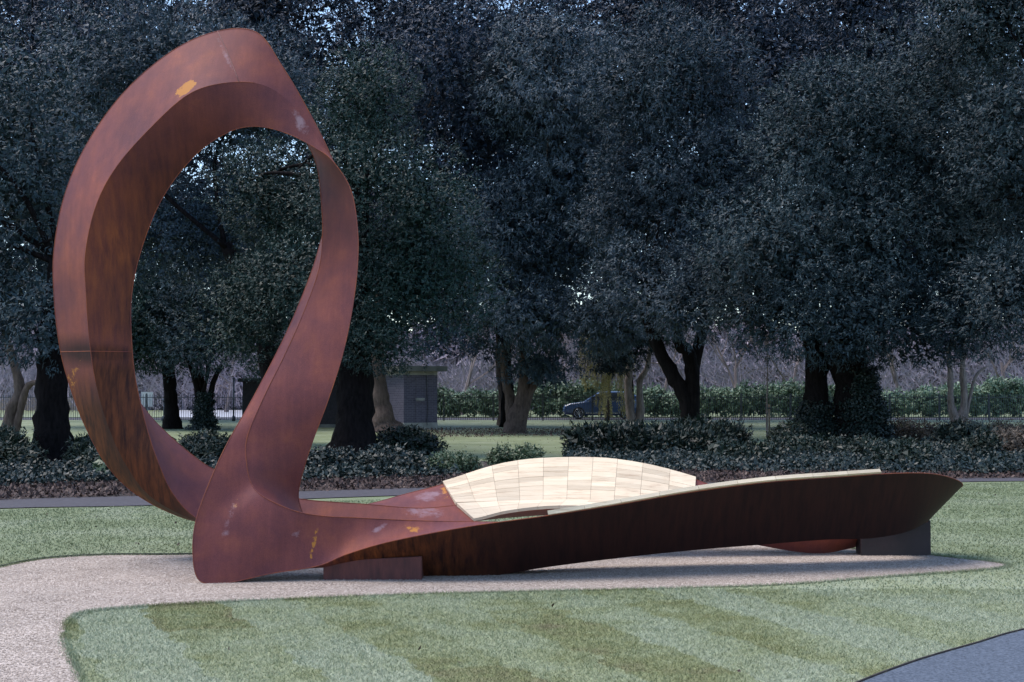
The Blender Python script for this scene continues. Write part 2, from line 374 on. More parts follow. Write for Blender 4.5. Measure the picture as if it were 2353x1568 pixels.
BED = [p[:2] for p in gl(PATH_FAR)] + [p[:2] for p in gl([(-800, 1060), (-300, 1052), (0, 1050), (300, 1046), (550, 1038), (800, 1034), (1000, 1052), (1130, 1062), (1300, 1062), (1500, 1050), (1700, 1040), (1800, 1014), (2000, 1000), (2353, 985), (3200, 975)])]
sheet('planting_bed', BED, 0.008, M['soil'])
PCOR = crspline(np.array([p[:2] for p in gl([(1900, 1610), (1990, 1568), (2120, 1520), (2250, 1482), (2353, 1452), (2600, 1400), (2900, 1350)])]), 4)
sheet('asphalt_corner_path', list(PCOR) + [G(3400, 1500)[:2], G(3400, 2400)[:2], G(1900, 2400)[:2]], 0.012, M['asphalt'])
tb = MB()
for a, b_ in zip(PCOR[:-1], PCOR[1:]):
    t = (b_ - a) / np.linalg.norm(b_ - a); nn = np.array([-t[1], t[0]]) * 0.03
    tb.add([(a[0], a[1], 0.0), (b_[0], b_[1], 0.0), (*(b_ + nn * 0.15), 0.02), (*(a + nn * 0.15), 0.02), (*(b_ + nn * 0.5), 0.02), (*(a + nn * 0.5), 0.02)], [(0, 1, 2, 3), (3, 2, 4, 5)])
tag(tb.build('turf_edge', M['soil']), kind='structure')
sheet('road', [(-140, 81.2), (140, 81.2), (140, 88.5), (-140, 88.5)], 0.012, M['asphalt_far'])
sheet('side_road', [G(405, 962)[:2], G(700, 962)[:2], G(700, 938)[:2], G(470, 938)[:2], G(395, 944)[:2]], 0.024, M['road'])

# pebbles on the gravel
def scatter(n, x0, x1, y0, y1, test):
    x = rng.uniform(x0, x1, n); y = rng.uniform(y0, y1, n); k = test(x, y); return x[k], y[k]
def vis(x, y, m=60):
    px = 1176.5 + FOC * x / y; return (px > -m) & (px < 2353 + m)
px_, py_ = scatter(150000, -6, 6, 7.3, 15, lambda x, y: inpoly(x, y, GRAV) & vis(x, y))
px_ = px_[:48000]; py_ = py_[:48000]
n = len(px_); r_ = rng.uniform(0.0035, 0.008, n)
octa = np.array([(1, 0, 0), (0, 1, 0), (-1, 0, 0), (0, -1, 0), (0, 0, 0.8), (0, 0, -0.6)])
V = octa[None] * r_[:, None, None] * rng.uniform(0.6, 1.3, (n, 6, 1)); a_ = rng.uniform(0, 6.28, n)
ca, sa = np.cos(a_)[:, None], np.sin(a_)[:, None]
V = np.stack([V[..., 0] * ca - V[..., 1] * sa, V[..., 0] * sa + V[..., 1] * ca, V[..., 2]], -1) + np.stack([px_, py_, np.full(n, 0.010)], -1)[:, None]
f_ = np.array([(0, 1, 4), (1, 2, 4), (2, 3, 4), (3, 0, 4)])
o = build_np('pebbles', V.reshape(-1, 3), [(np.arange(n)[:, None, None] * 6 + f_[None]).reshape(-1, 3)], M['pebble']); tag(o, 'loose pale pinkish gravel pebbles around the rusted sculpture', 'gravel', kind='stuff')

# grass blades
PATHP = np.array([p[:2] for p in gl(PATH_NEAR + PATH_FAR)]); COR = np.array(list(PCOR) + [G(3400, 1500)[:2], G(3400, 2400)[:2], G(1900, 2400)[:2]])
GR = np.asarray(GRAV)
def lawn(x, y): return (~inpoly(x, y, GR)) & (~inpoly(x, y, PATHP)) & (~inpoly(x, y, COR)) & vis(x, y)
def blades(name, n, y0, y1, h, wd, label):
    hw = y1 * 0.37
    x, y = scatter(n, -hw, hw, y0, y1, lambda a, b: lawn(a, b) & (b < 19.3 + 0.37 * (a + 7.0)))
    m = len(x); hh = rng.uniform(0.6, 1.2, m) * h; a = rng.uniform(0, 6.28, m); ww = wd * rng.uniform(0.7, 1.3, m)
    c, s_ = np.cos(a), np.sin(a); lx = rng.normal(0, 0.9, m) * hh; ly = rng.normal(0, 0.9, m) * hh
    z0 = np.zeros(m)
    V = np.stack([np.stack([x - c * ww, y - s_ * ww, z0], -1), np.stack([x + c * ww, y + s_ * ww, z0], -1), np.stack([x + lx, y + ly, hh], -1)], 1)
    o = build_np(name, V.reshape(-1, 3), [np.arange(m * 3).reshape(-1, 3)], M['blades']); tag(o, label, 'grass', kind='stuff')
blades('grass', 330000, 7.3, 11.6, 0.018, 0.0021, 'short pale bluish green turf in front of the gravel')
blades('grass', 330000, 11.0, 26.0, 0.020, 0.0052, 'short green grass between the gravel and the path')

# ragged grass along the gravel rim
gi = rng.integers(0, len(GR) - 1, 60000); tt = rng.random(60000)[:, None]; ge = GR[gi] * (1 - tt) + GR[(gi + 1)] * tt
ge = ge + rng.normal(0, 0.018, ge.shape); k_ = vis(ge[:, 0], ge[:, 1]) & (ge[:, 1] > 7); ge = ge[k_][:26000]; m_ = len(ge)
hh = rng.uniform(0.010, 0.032, m_); an = rng.uniform(0, 6.28, m_); c_, s_ = np.cos(an) * 0.0028, np.sin(an) * 0.0028
V = np.stack([np.stack([ge[:, 0] - c_, ge[:, 1] - s_, 0 * hh], -1), np.stack([ge[:, 0] + c_, ge[:, 1] + s_, 0 * hh], -1), np.stack([ge[:, 0] + rng.normal(0, .5, m_) * hh, ge[:, 1] + rng.normal(0, .5, m_) * hh, hh], -1)], 1)
tag(build_np('grass', V.reshape(-1, 3), [np.arange(m_ * 3).reshape(-1, 3)], M['blades']), 'ragged longer grass along the rim of the gravel', 'grass', kind='stuff')

# ------------------------------------------------------------------ sculpture
ST = []   # stations O, K, I, U  (px, py, metres)
def st(O, K, I, U): ST.append((O, K, I, U))
st((452, 1190, 12.00), (590, 1175, 12.90), (686, 1130, 12.60), (578, 1112, 12.22))   # 0 elbow
st((443, 1268, 11.93), (610, 1225, 12.80), (690, 1163, 12.65), (598, 1137, 12.12))
st((458, 1334, 11.90), (630, 1262, 12.65), (706, 1200, 12.68), (640, 1160, 12.08))
st((520, 1340, 11.93), (670, 1287, 12.45), (732, 1235, 12.62), (690, 1178, 12.08))
st((625, 1318, 12.00), (710, 1300, 12.35), (768, 1268, 12.58), (752, 1187, 12.12))
st((730, 1301, 12.05), (790, 1306, 12.33), (820, 1292, 12.55), (820, 1190, 12.17))   # 5
st((800, 1273, 12.02), (850, 1318, 12.34), (880, 1310, 12.58), (895, 1194, 12.20))
st((905, 1243, 11.98), (955, 1324, 12.38), (975, 1314, 12.62), (1000, 1198, 12.26))
st((1080, 1210, 12.00), (1105, 1326, 12.42), (1110, 1312, 12.66), (1130, 1200, 12.34))
st((1260, 1185, 12.10), (1262, 1303, 12.50), (1270, 1286, 12.84), (1270, 1205, 12.58))
st((1420, 1160, 12.25), (1420, 1283, 12.65), (1420, 1245, 13.02), (1420, 1215, 12.78))  # 10
st((1590, 1131, 12.42), (1590, 1265, 12.82), (1590, 1230, 13.18), (1590, 1198, 12.95))
st((1760, 1109, 12.58), (1750, 1252, 12.98), (1760, 1216, 13.30), (1760, 1185, 13.10))
st((1920, 1097, 12.76), (1890, 1241, 13.12), (1900, 1214, 13.42), (1920, 1178, 13.28))
st((2060, 1088, 12.95), (2005, 1237, 13.30), (2000, 1210, 13.55), (2040, 1170, 13.42))
st((2150, 1090, 13.20), (2085, 1222, 13.48), (2050, 1203, 13.64), (2095, 1162, 13.56))  # 15
st((2206, 1107, 13.60), (2132, 1198, 13.78), (2068, 1195, 13.76), (2115, 1160, 13.76))
st((2198, 1124, 13.95), (2110, 1212, 14.05), (2055, 1210, 13.88), (2090, 1168, 13.96))
st((2090, 1138, 14.28), (2030, 1238, 14.20), (2000, 1222, 13.94), (2020, 1182, 14.08))
st((1980, 1165, 14.45), (1948, 1262, 14.18), (1940, 1230, 13.94), (1940, 1188, 14.14))
st((1850, 1180, 14.50), (1865, 1272, 14.06), (1850, 1228, 13.90), (1840, 1190, 14.18))  # 20
st((1720, 1152, 14.52), (1720, 1249, 14.05), (1720, 1215, 13.86), (1715, 1186, 14.18))
st((1600, 1103, 14.55), (1590, 1220, 14.12), (1590, 1198, 13.84), (1595, 1172, 14.14))
st((1450, 1066, 14.60), (1440, 1195, 14.18), (1432, 1176, 13.80), (1442, 1158, 14.10))
st((1310, 1057, 14.60), (1300, 1184, 14.20), (1290, 1169, 13.74), (1305, 1155, 14.08))
st((1165, 1069, 14.52), (1170, 1190, 14.18), (1172, 1179, 13.68), (1172, 1157, 14.02))  # 25
st((1022, 1112, 14.38), (1060, 1203, 14.08), (1090, 1197, 13.56), (1050, 1162, 13.92))
st((930, 1136, 14.28), (985, 1216, 13.98), (990, 1210, 13.48), (960, 1168, 13.80))
st((840, 1160, 14.18), (860, 1228, 13.88), (850, 1226, 13.44), (840, 1159, 13.76))
st((700, 1182, 14.08), (740, 1238, 13.85), (700, 1240, 13.40), (690, 1147, 13.80))
st((580, 1207, 14.02), (620, 1246, 13.78), (570, 1240, 13.38), (590, 1122, 13.88))      # 30
st((452, 1199, 13.90), (470, 1205, 13.55), (456, 1194, 13.34), (490, 1078, 13.95))
st((336, 1151, 13.80), (352, 1146, 13.48), (397, 1134, 13.32), (440, 1044, 14.00))
st((255, 1082, 13.74), (288, 1066, 13.40), (362, 1058, 13.30), (392, 1003, 14.05))
st((198, 985, 13.70), (246, 972, 13.34), (338, 985, 13.34), (345, 955, 14.08))
st((158, 880, 13.70), (220, 880, 13.30), (313, 880, 13.38), (300, 885, 14.10))          # 35
st((136, 790, 13.70), (206, 788, 13.27), (303, 790, 13.40), (288, 790, 14.10))
st((124, 680, 13.66), (198, 680, 13.22), (302, 685, 13.40), (270, 680, 14.10))
st((124, 575, 13.62), (196, 585, 13.17), (320, 590, 13.40), (270, 590, 14.10))
st((148, 450, 13.58), (220, 475, 13.11), (358, 485, 13.35), (300, 480, 14.04))
st((200, 330, 13.55), (268, 383, 13.05), (405, 407, 13.28), (350, 390, 13.98))          # 40
st((285, 212, 13.50), (350, 290, 13.00), (465, 342, 13.22), (420, 312, 13.90))
st((395, 118, 13.42), (432, 218, 12.94), (525, 304, 13.12), (490, 270, 13.80))
st((500, 72, 13.34), (510, 192, 12.94), (575, 291, 13.06), (545, 245, 13.72))
st((590, 75, 13.24), (595, 193, 12.98), (625, 296, 13.00), (610, 250, 13.62))
st((648, 152, 13.12), (658, 228, 13.00), (676, 314, 12.94), (662, 285, 13.52))          # 45
st((705, 248, 13.02), (712, 292, 12.96), (724, 340, 12.88), (700, 322, 13.42))
st((762, 362, 12.92), (764, 366, 12.90), (764, 370, 12.84), (727, 378, 13.34))
st((782, 440, 13.22), (802, 436, 13.00), (806, 436, 12.78), (737, 448, 13.26))
st((747, 522, 13.30), (808, 530, 13.00), (822, 530, 12.70), (741, 532, 13.10))
st((719, 615, 13.12), (790, 625, 12.98), (821, 620, 12.62), (733, 618, 12.94))          # 50
st((676, 725, 12.96), (760, 730, 12.92), (808, 720, 12.55), (697, 720, 12.78))
st((631, 820, 12.80), (718, 832, 12.88), (786, 820, 12.50), (653, 818, 12.64))
st((577, 922, 12.56), (668, 935, 12.88), (754, 920, 12.46), (606, 913, 12.48))
st((526, 1012, 12.32), (628, 1035, 12.92), (720, 1010, 12.50), (568, 1005, 12.36))
st((490, 1088, 12.15), (600, 1110, 12.92), (698, 1078, 12.54), (567, 1068, 12.27))      # 55
NS = len(ST)
RAIL = np.array([[P(*q) for q in s_] for s_ in ST])            # (NS,4,3)
def rail(k, t):
    i = int(math.floor(t)); f = t - i
    p0, p1, p2, p3 = (RAIL[(i + j) % NS, k] for j in (-1, 0, 1, 2))
    return 0.5 * ((2 * p1) + (-p0 + p2) * f + (2 * p0 - 5 * p1 + 4 * p2 - p3) * f * f + (-p0 + 3 * p1 - 3 * p2 + p3) * f ** 3)
sc_base = G(1180, 1326)
sculpture = empty('rusted_ribbon_sculpture', (0, 13.0, 0), 'tall looping ribbon sculpture of rusted steel with pale wooden bench surfaces standing on gravel', 'sculpture')
PER, ACR = 22, 14
def plate(a, b, idx):
    V = []; n = NS * PER
    for i in range(n):
        t = i / PER; A = rail(a, t); B = rail(b, t)
        c = sum(rail(k, t) for k in range(4)) / 4
        wv = B - A; L = np.linalg.norm(wv) + 1e-6
        tv = rail(a, t + 0.05) + rail(b, t + 0.05) - A - B; nn = np.cross(wv, tv); nn /= np.linalg.norm(nn) + 1e-9
        if np.dot(nn, (A + B) / 2 - c) < 0: nn = -nn
        for j in range(ACR + 1):
            v_ = j / ACR
            V.append(A + wv * v_)
    V = np.array(V); w_ = ACR + 1
    F = np.array([[i * w_ + j, i * w_ + j + 1, ((i + 1) % n) * w_ + j + 1, ((i + 1) % n) * w_ + j] for i in range(n) for j in range(ACR)])
    o = build_np('steel_plate', V, [F], M['rust'], smooth=True)
    q = proj(V); T = np.repeat(np.arange(n) / PER, w_); Vv = np.tile(np.arange(w_) / ACR, n)
    col = np.zeros((len(V), 4), np.float32); 
    def blob(ch, cx, cy, rx, ry, ang=0, amp=1.0, t0=0, t1=NS):
        c_, s_ = math.cos(ang), math.sin(ang); dx, dy = q[:, 0] - cx, q[:, 1] - cy
        u, v2 = (dx * c_ + dy * s_) / rx, (-dx * s_ + dy * c_) / ry
        g_ = amp * np.clip(1.35 - np.sqrt(u * u + v2 * v2), 0, 1) * ((T >= t0) & (T <= t1))
        col[:, ch] = np.maximum(col[:, ch], g_)
    if idx == 0:    # O-K
        blob(0, 428, 203, 34, 12, -0.62, 0.95, 40, 45)
        blob(1, 520, 130, 70, 7, 1.1, 0.5, 40, 46)
        blob(0, 170, 870, 30, 55, 0.3, 0.42, 33, 37)
        col[:, 2] = np.maximum(col[:, 2], np.clip((T - 4.6) / 1.5, 0, 1) * np.clip((21.0 - T) / 1.2, 0, 1))  # painted shade on the overhanging face of the near bar
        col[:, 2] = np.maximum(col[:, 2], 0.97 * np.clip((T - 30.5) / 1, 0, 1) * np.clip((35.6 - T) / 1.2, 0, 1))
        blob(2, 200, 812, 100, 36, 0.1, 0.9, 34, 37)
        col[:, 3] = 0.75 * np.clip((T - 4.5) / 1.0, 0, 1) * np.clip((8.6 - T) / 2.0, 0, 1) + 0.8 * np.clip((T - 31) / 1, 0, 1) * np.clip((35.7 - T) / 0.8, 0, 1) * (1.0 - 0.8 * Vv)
    if idx == 1:    # K-I
        blob(0, 600, 285, 30, 12, 0, 0.3, 43, 46)
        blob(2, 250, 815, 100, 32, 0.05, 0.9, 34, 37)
        col[:, 2] = np.maximum(col[:, 2], 0.8 * np.clip((T - 35) / 1.5, 0, 1) * np.clip((44.0 - T) / 4, 0, 1) * (0.5 + 0.5 * Vv))  # inner face of the left arm: shading painted in, over darker patina
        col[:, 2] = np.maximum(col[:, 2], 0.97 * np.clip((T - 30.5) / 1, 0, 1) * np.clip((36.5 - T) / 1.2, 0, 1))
        blob(1, 690, 280, 14, 34, -0.4, 0.75, 44, 47)
        col[:, 3] = 0.75 * np.clip((T - 4.5) / 1.0, 0, 1) * np.clip((8.6 - T) / 2.0, 0, 1) + 0.5 * np.clip((T - 31) / 1, 0, 1) * np.clip((42 - T) / 4, 0, 1)
        blob(3, 260, 570, 60, 80, 0, 0.9, 36, 41)
    if idx == 2:    # I-U
        blob(1, 970, 1175, 60, 18, 0.1, 0.6, 25, 29)
        col[:, 2] = np.maximum(col[:, 2], 0.5 * np.clip((T - 46.6) / 0.6, 0, 1) * np.clip((51 - T) / 2, 0, 1))  # shade inside the top of the right arm, painted dark
        blob(0, 1080, 1180, 26, 20, 0.3, 0.5, 25, 28)
    if idx == 3:    # U-O
        blob(0, 722, 1245, 7, 60, 0.22, 0.62, 2, 6); blob(1, 680, 1228, 10, 8, 0, 0.85, 2, 5)
        blob(0, 950, 1215, 26, 14, 0.1, 0.5, 5, 9); blob(1, 870, 1215, 24, 8, -0.5, 0.7, 4, 8)
        blob(1, 525, 1200, 12, 60, 0.25, 0.5, 0, 56); blob(0, 540, 1160, 9, 80, 0.3, 0.32, 0, 56)
        blob(0, 1020, 1125, 10, 34, -0.3, 0.55, 25, 28); blob(1, 985, 1140, 40, 14, -0.2, 0.7, 25, 29)
    ca_ = o.data.color_attributes.new('stain_shade', 'FLOAT_COLOR', 'POINT'); ca_.data.foreach_set('color', col.ravel())
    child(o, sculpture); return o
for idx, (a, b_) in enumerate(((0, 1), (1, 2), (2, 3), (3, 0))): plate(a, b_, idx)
# plate edges: rounded weld seam along every rail
for k in (0, 2, 3):
    mb = MB(); pts = [rail(k, i / 8) for i in range(NS * 8)]; pts.append(pts[0])
    mb.tube(pts, 0.0045, 6, cap=False)
    o = mb.build('weld_seam', M['rust'], smooth=True); child(o, sculpture)
mb = MB(); mb.tube([rail(1, 35 + i / 8) for i in range(8 * 9)], 0.0035, 6)
child(mb.build('weld_seam', M['rust'], smooth=True), sculpture)
def seam_across(t, panels, sl=0.0, mat='rust'):
    pts = []
    for a, b_ in panels:
        for j in range(9):
            A, B = rail(a, t + sl * j / 8), rail(b_, t + sl * j / 8); p = A + (B - A) * j / 8
            cc = sum(rail(k, t) for k in range(4)) / 4
            pts.append(p + (p - cc) * 0.002)
    mb = MB(); mb.tube(pts, 0.004, 5); child(mb.build('weld_seam', M[mat], smooth=True), sculpture)
seam_across(43.0, [(0, 1)], 0.45, 'weld'); seam_across(35.8, [(0, 1), (1, 2)])
# support blocks
def block(p, q, d0, d1, z1a, z1b, mat='block'):
    xa, xb = p, q; mb = MB()
    V = [(xa, d0, 0), (xb, d0, 0), (xb, d1, 0), (xa, d1, 0), (xa, d0, z1a), (xb, d0, z1b), (xb, d1, z1b), (xa, d1, z1a)]
    mb.add(V, [(3, 2, 1, 0), (4, 5, 6, 7), (0, 1, 5, 4), (1, 2, 6, 5), (2, 3, 7, 6), (3, 0, 4, 7)])
    o = mb.build('support_block', M[mat]); md = o.modifiers.new('bevel', 'BEVEL'); md.width = 0.006; md.segments = 2
    child(o, sculpture); return o
d_ = 12.13
block(X(745, d_), X(970, d_), d_, d_ + 0.30, Z(1290, d_), Z(1279, d_))
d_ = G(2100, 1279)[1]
block(X(1975, d_), X(2135, d_), d_ - 0.0, d_ + 0.22, Z(1225, d_), Z(1196, d_), 'block_shaded')

# wooden bench surfaces: planks laid over the steel
def surf(a, b, t, v_):
    A, B = rail(a, t), rail(b, t); return A + (B - A) * v_
def plank(a, b, t0, t1, v0, v1, thick, root, nrm_sign=None, lift=0.004):
    V = []
    for t in (t0, (t0 + t1) / 2, t1):
        for v_ in (v0, v1):
            p = surf(a, b, t, v_); tv = surf(a, b, t + 0.05, v_) - surf(a, b, t - 0.05, v_); wv = rail(b, t) - rail(a, t)
            nn = np.cross(wv, tv); nn /= np.linalg.norm(nn)
            if nn[2] < 0: nn = -nn
            V.append(p + nn * lift); V.append(p + nn * (lift + thick))
    # per section: 0 low v0, 1 high v0, 2 low v1, 3 high v1
    F = [(0, 1, 3, 2), (8, 10, 11, 9)]
    for s_ in (0, 4):
        F += [(s_ + 1, s_ + 5, s_ + 7, s_ + 3), (s_, s_ + 2, s_ + 6, s_ + 4), (s_, s_ + 4, s_ + 5, s_ + 1), (s_ + 2, s_ + 3, s_ + 7, s_ + 6)]
    o = build('plank', V, F, M['wood']); child(o, root); return o
def bench(name, label, tlo, thi, ncol, back_rows, seat_rows, thick, over, gap_t):
    e = bpy.data.objects.new(name, None); COL.objects.link(e); e.parent = sculpture; tag(e, label)
    e.location = (0, 0, 0)
    class Rt: pass
    def put(*a, **k):
        o = plank(*a, root_dummy, **k); o.parent = e; return o
    for c in range(ncol):
        t0 = tlo + (thi - tlo) * c / ncol; t1 = tlo + (thi - tlo) * (c + 1) / ncol
        off = 0.5 * (c % 2) / back_rows
        cuts = [-over] + sorted(max(0.01, min(0.97, (r + 0.0) / back_rows + rng.uniform(-0.012, 0.012))) for r in range(1, back_rows)) + [1.0]
        for r in range(back_rows):
            put(0, 3, t0 + gap_t, t1 - gap_t, cuts[r] + (0.0015 if r else 0), cuts[r + 1] - 0.0015, thick + rng.uniform(-0.0015, 0.0015)).parent = e
        s0 = t0; s1 = t1
        for r in range(seat_rows):
            put(3, 2, s0 + gap_t, s1 - gap_t, r / seat_rows + (0.003 if r else 0.06), (r + 1) / seat_rows - 0.004 + (0.05 if r == seat_rows - 1 else 0), thick + rng.uniform(-0.0015, 0.0015)).parent = e
root_dummy = sculpture
def colour_split(): pass
bench('bench_surface', 'broad pale wooden backrest and seat curving along the far side', 22.02, 26.03, 10, 9, 2, 0.030, 0.01, 0.002)
bench('bench_surface', 'pale wooden seat seen edge on behind the dark near side', 9.0, 13.72, 9, 4, 2, 0.035, 0.05, 0.002)

# ------------------------------------------------------------------ foliage
def leaves(C, Nrm, L, W, per, spread, droop=0.15, stiff=0.7, tri=False):
    """C (n,3) sprig centres, Nrm outward. returns verts (n*per*4,3)"""
    n = len(C); k = n * per
    c = np.repeat(C, per, 0); nn = np.repeat(Nrm, per, 0)
    ax = nn * stiff + rng.normal(0, 0.6, (k, 3)); ax[:, 2] -= droop
    ax /= np.linalg.norm(ax, axis=1, keepdims=True)
    base = c + rng.normal(0, spread, (k, 3))
    face = nn * 0.55 + np.array([0, -0.1, 0.65]) + rng.normal(0, 0.42, (k, 3))      # blades turn to the light
    sd_ = np.cross(ax, face); sd_ /= np.linalg.norm(sd_, axis=1, keepdims=True) + 1e-6
    ll = (L * rng.uniform(0.65, 1.25, k))[:, None]; ww = (W * rng.uniform(0.7, 1.2, k))[:, None]
    if tri: return np.stack([base - sd_ * ww * 0.5, base + sd_ * ww * 0.5, base + ax * ll], 1).reshape(-1, 3)
    bend = np.cross(ax, sd_) * ll * rng.uniform(-0.12, 0.12, (k, 1))
    V = np.stack([base, base + ax * ll * 0.45 + sd_ * ww * 0.5 + bend, base + ax * ll, base + ax * ll * 0.45 - sd_ * ww * 0.5 + bend], 1)
    return V.reshape(-1, 3)
NLEAF = 0; DM, LM = 0.76, 1.12
def puffs_for(ells, pr, fill=1.0):
    """ells: (centre, radii(3)) -> list of puff centres, radii on shells"""
    out = []
    for c, r in ells:
        c = np.array(c); r = np.array(r, float)
        area = 4 * math.pi * ((r[0] * r[2]) ** 1.6 / 3 + (r[0] * r[1]) ** 1.6 / 3 + (r[1] * r[2]) ** 1.6 / 3) ** (1 / 1.6)
        n = max(4, int(fill * area / (math.pi * pr * pr) * 1.7))
        d = rng.normal(0, 1, (n, 3)); d /= np.linalg.norm(d, axis=1, keepdims=True)
        rr = np.maximum(r - pr * 0.8, r * 0.3)
        p = c + d * rr * rng.uniform(0.72, 1.05, (n, 1)); s_ = pr * rng.uniform(0.45, 1.25, n)
        for i in range(n): out.append((p[i], s_[i]))
    return out
def foliage(name, root, ells, pr, dens, L, W, mat, per=9, spread=0.06, droop=0.15, core=True, fill=1.0, zmin=0.0, flat=0.75, coremul=0.8, keep_back=0.08, rag=0.16, inner=0.20):
    dens = dens * DM; L = L * LM; W = W * LM
    pf = puffs_for(ells, pr, fill)
    PC = np.array([p for p, _ in pf]); PR = np.array([s_ for _, s_ in pf])
    Cs = []; Ns = []
    for i, (p, s_) in enumerate(pf):
        m = max(6, int(dens * 4 * math.pi * s_ * s_))
        d = rng.normal(0, 1, (m, 3)); d /= np.linalg.norm(d, axis=1, keepdims=True)
        q = p + d * np.array([1, 1, flat]) * s_ * (1 + rng.normal(0, rag, (m, 1)))
        k = (d[:, 1] < 0.25) | (rng.random(m) < keep_back)
        q, d = q[k], d[k]
        f_ = 3.6 / max(pr, 0.3); cl = np.sin(q[:, 0] * f_ + 2 * np.sin(q[:, 2] * f_ * .7 + i)) + np.sin(q[:, 2] * f_ * 1.3 + 2 * np.sin(q[:, 1] * f_ + i * 2)) + np.sin((q[:, 0] + q[:, 2]) * f_ * 2.3)
        k = cl > -0.45 + rng.normal(0, 0.5, len(q)); q, d = q[k], d[k]
        # hidden inside neighbours
        dd = np.linalg.norm((q[:, None] - PC[None]) / np.array([1, 1, flat]), axis=2) / PR[None]
        dd[:, i] = 9
        k = dd.min(1) > 0.86
        q, d = q[k], d[k]
        px = proj(q); k = (px[:, 0] > -150) & (px[:, 0] < 2500) & (px[:, 1] > -120) & (q[:, 2] > zmin)
        k |= (rng.random(len(q)) < 0.05) & (q[:, 2] > zmin)
        Cs.append(q[k]); Ns.append(d[k])
    C = np.concatenate(Cs); Nn = np.concatenate(Ns)
    V = leaves(C, Nn, L, W, per, spread, droop, tri=True)
    if core:
        ci, cn = [], []
        for p, s_ in pf:
            m = max(5, int(dens * inner * 4 * math.pi * s_ * s_)); d = rng.normal(0, 1, (m, 3)); d /= np.linalg.norm(d, axis=1, keepdims=True)
            q = p + d * np.array([1, 1, flat]) * s_ * rng.uniform(0.35, 0.82, (m, 1)); px = proj(q); k = (q[:, 2] > zmin) & (px[:, 0] > -120) & (px[:, 0] < 2470) & (px[:, 1] > -100); ci.append(q[k]); cn.append(d[k])
        for c, r in ells:
            r = np.array(r); m = int(dens * inner * 3.5 * (r[0] * r[2] + r[1] * r[2])); d = rng.normal(0, 1, (m, 3)); d /= np.linalg.norm(d, axis=1, keepdims=True)
            q = np.array(c) + d * r * rng.uniform(0.45, 0.75, (m, 1)); px = proj(q); k = (q[:, 2] > zmin) & (px[:, 0] > -120) & (px[:, 0] < 2470) & (px[:, 1] > -150); ci.append(q[k]); cn.append(d[k])
        V2 = leaves(np.concatenate(ci), np.concatenate(cn), L * 1.5, W * 2.4, 4, spread * 2, droop, 0.2, tri=True)
        V = np.concatenate([V, V2])
    faces = [np.arange(len(V)).reshape(-1, 3)]
    global NLEAF; NLEAF += len(V) // 3
    o = build_np(name, V, faces, mat)
    if root is not None: child(o, root)
    return o
def E(x, y, d, rx, ry, rd=None):
    """ellipsoid from picture size: centre px, distance, half width/height in px"""
    c = P(x, y, d); a = rx / FOC * d; b = ry / FOC * d
    return (c, (a, rd if rd else min(a, b) * 0.9, b))
def trunk(root, pts, rad, mat, n=14, wob=0.35, name='trunk', flare=True):
    """pts: (px, py, d) or world; rad in metres"""
    W_ = np.array([P(*p) for p in pts]); W_[0][2] = min(W_[0][2], -0.05) if flare else W_[0][2]
    c = crspline(W_, 5); r = np.interp(np.linspace(0, 1, len(c)), np.linspace(0, 1, len(rad)), rad)
    if flare: r = r * (1 + 0.45 * np.exp(-(c[:, 2] - c[0, 2]) / 0.35))
    mb = MB(); mb.tube(c, list(r), n, wob); o = mb.build(name, mat, smooth=True); child(o, root); return o
def limbs(root, start, ells, mat, n=6, r0=0.12):
    for i in range(n):
        c, rr = ells[i % len(ells)]; s0 = np.array(start) + rng.normal(0, 0.08, 3)
        d = rng.normal(0, 1, 3); d /= np.linalg.norm(d); end = np.array(c) + d * np.array(rr) * 0.5
        end[2] = max(end[2], s0[2] + 0.4)
        mid = (s0 + end) / 2 + np.array([0, 0, 0.3]) + rng.normal(0, 0.25, 3)
        pts = crspline(np.array([s0, mid, end]), 5); mb = MB(); mb.tube(pts, list(np.linspace(min(r0, 0.085), 0.02, len(pts))), 7, 0.2)
        child(mb.build('branch', mat, smooth=True), root)

def tree(name, label, base, crown, leaf, pr, dens, L, W, trunks, bark, group=None, nl=6, cat='tree', droop=0.15, zmin=2.0, ivy=None, fill=1.0, crownname='crown', **kw):
    bx, bd = base; root = empty(name, (X(bx, bd), bd, 0), label, cat, group)
    for pts, rad in trunks: trunk(root, pts, rad, bark)
    if nl:
        top = P(*trunks[0][0][-1]); limbs(root, top, crown, bark, nl, trunks[0][1][-1] * 0.7)
    foliage(crownname, root, crown, pr * 1.55, dens, L, W, leaf, droop=droop, zmin=zmin, fill=fill, **kw)
    if ivy:
        for pts, rad, dn in ivy:
            W_ = crspline(np.array([P(*p) for p in pts]), 10); m = int(dn); i = rng.integers(0, len(W_), m)
            r = np.interp(i / (len(W_) - 1), np.linspace(0, 1, len(rad)), rad) * (1 + 0.2 * np.sin(i * 1.3)); th = rng.uniform(0, 6.28, m)
            nn = np.stack([np.cos(th), np.sin(th), np.zeros(m)], -1)
            c = W_[i] + nn * r[:, None] + rng.normal(0, 0.05, (m, 3)); V = leaves(c, nn, 0.085, 0.075, 5, 0.05, 0.5, 0.4)
            o = build_np('ivy', V, [np.arange(len(V)).reshape(-1, 4)], M['ivy_leaf']); child(o, root)
    return root

def by(d): return HOR + FOC * EYE / d      # picture row of the ground at distance d
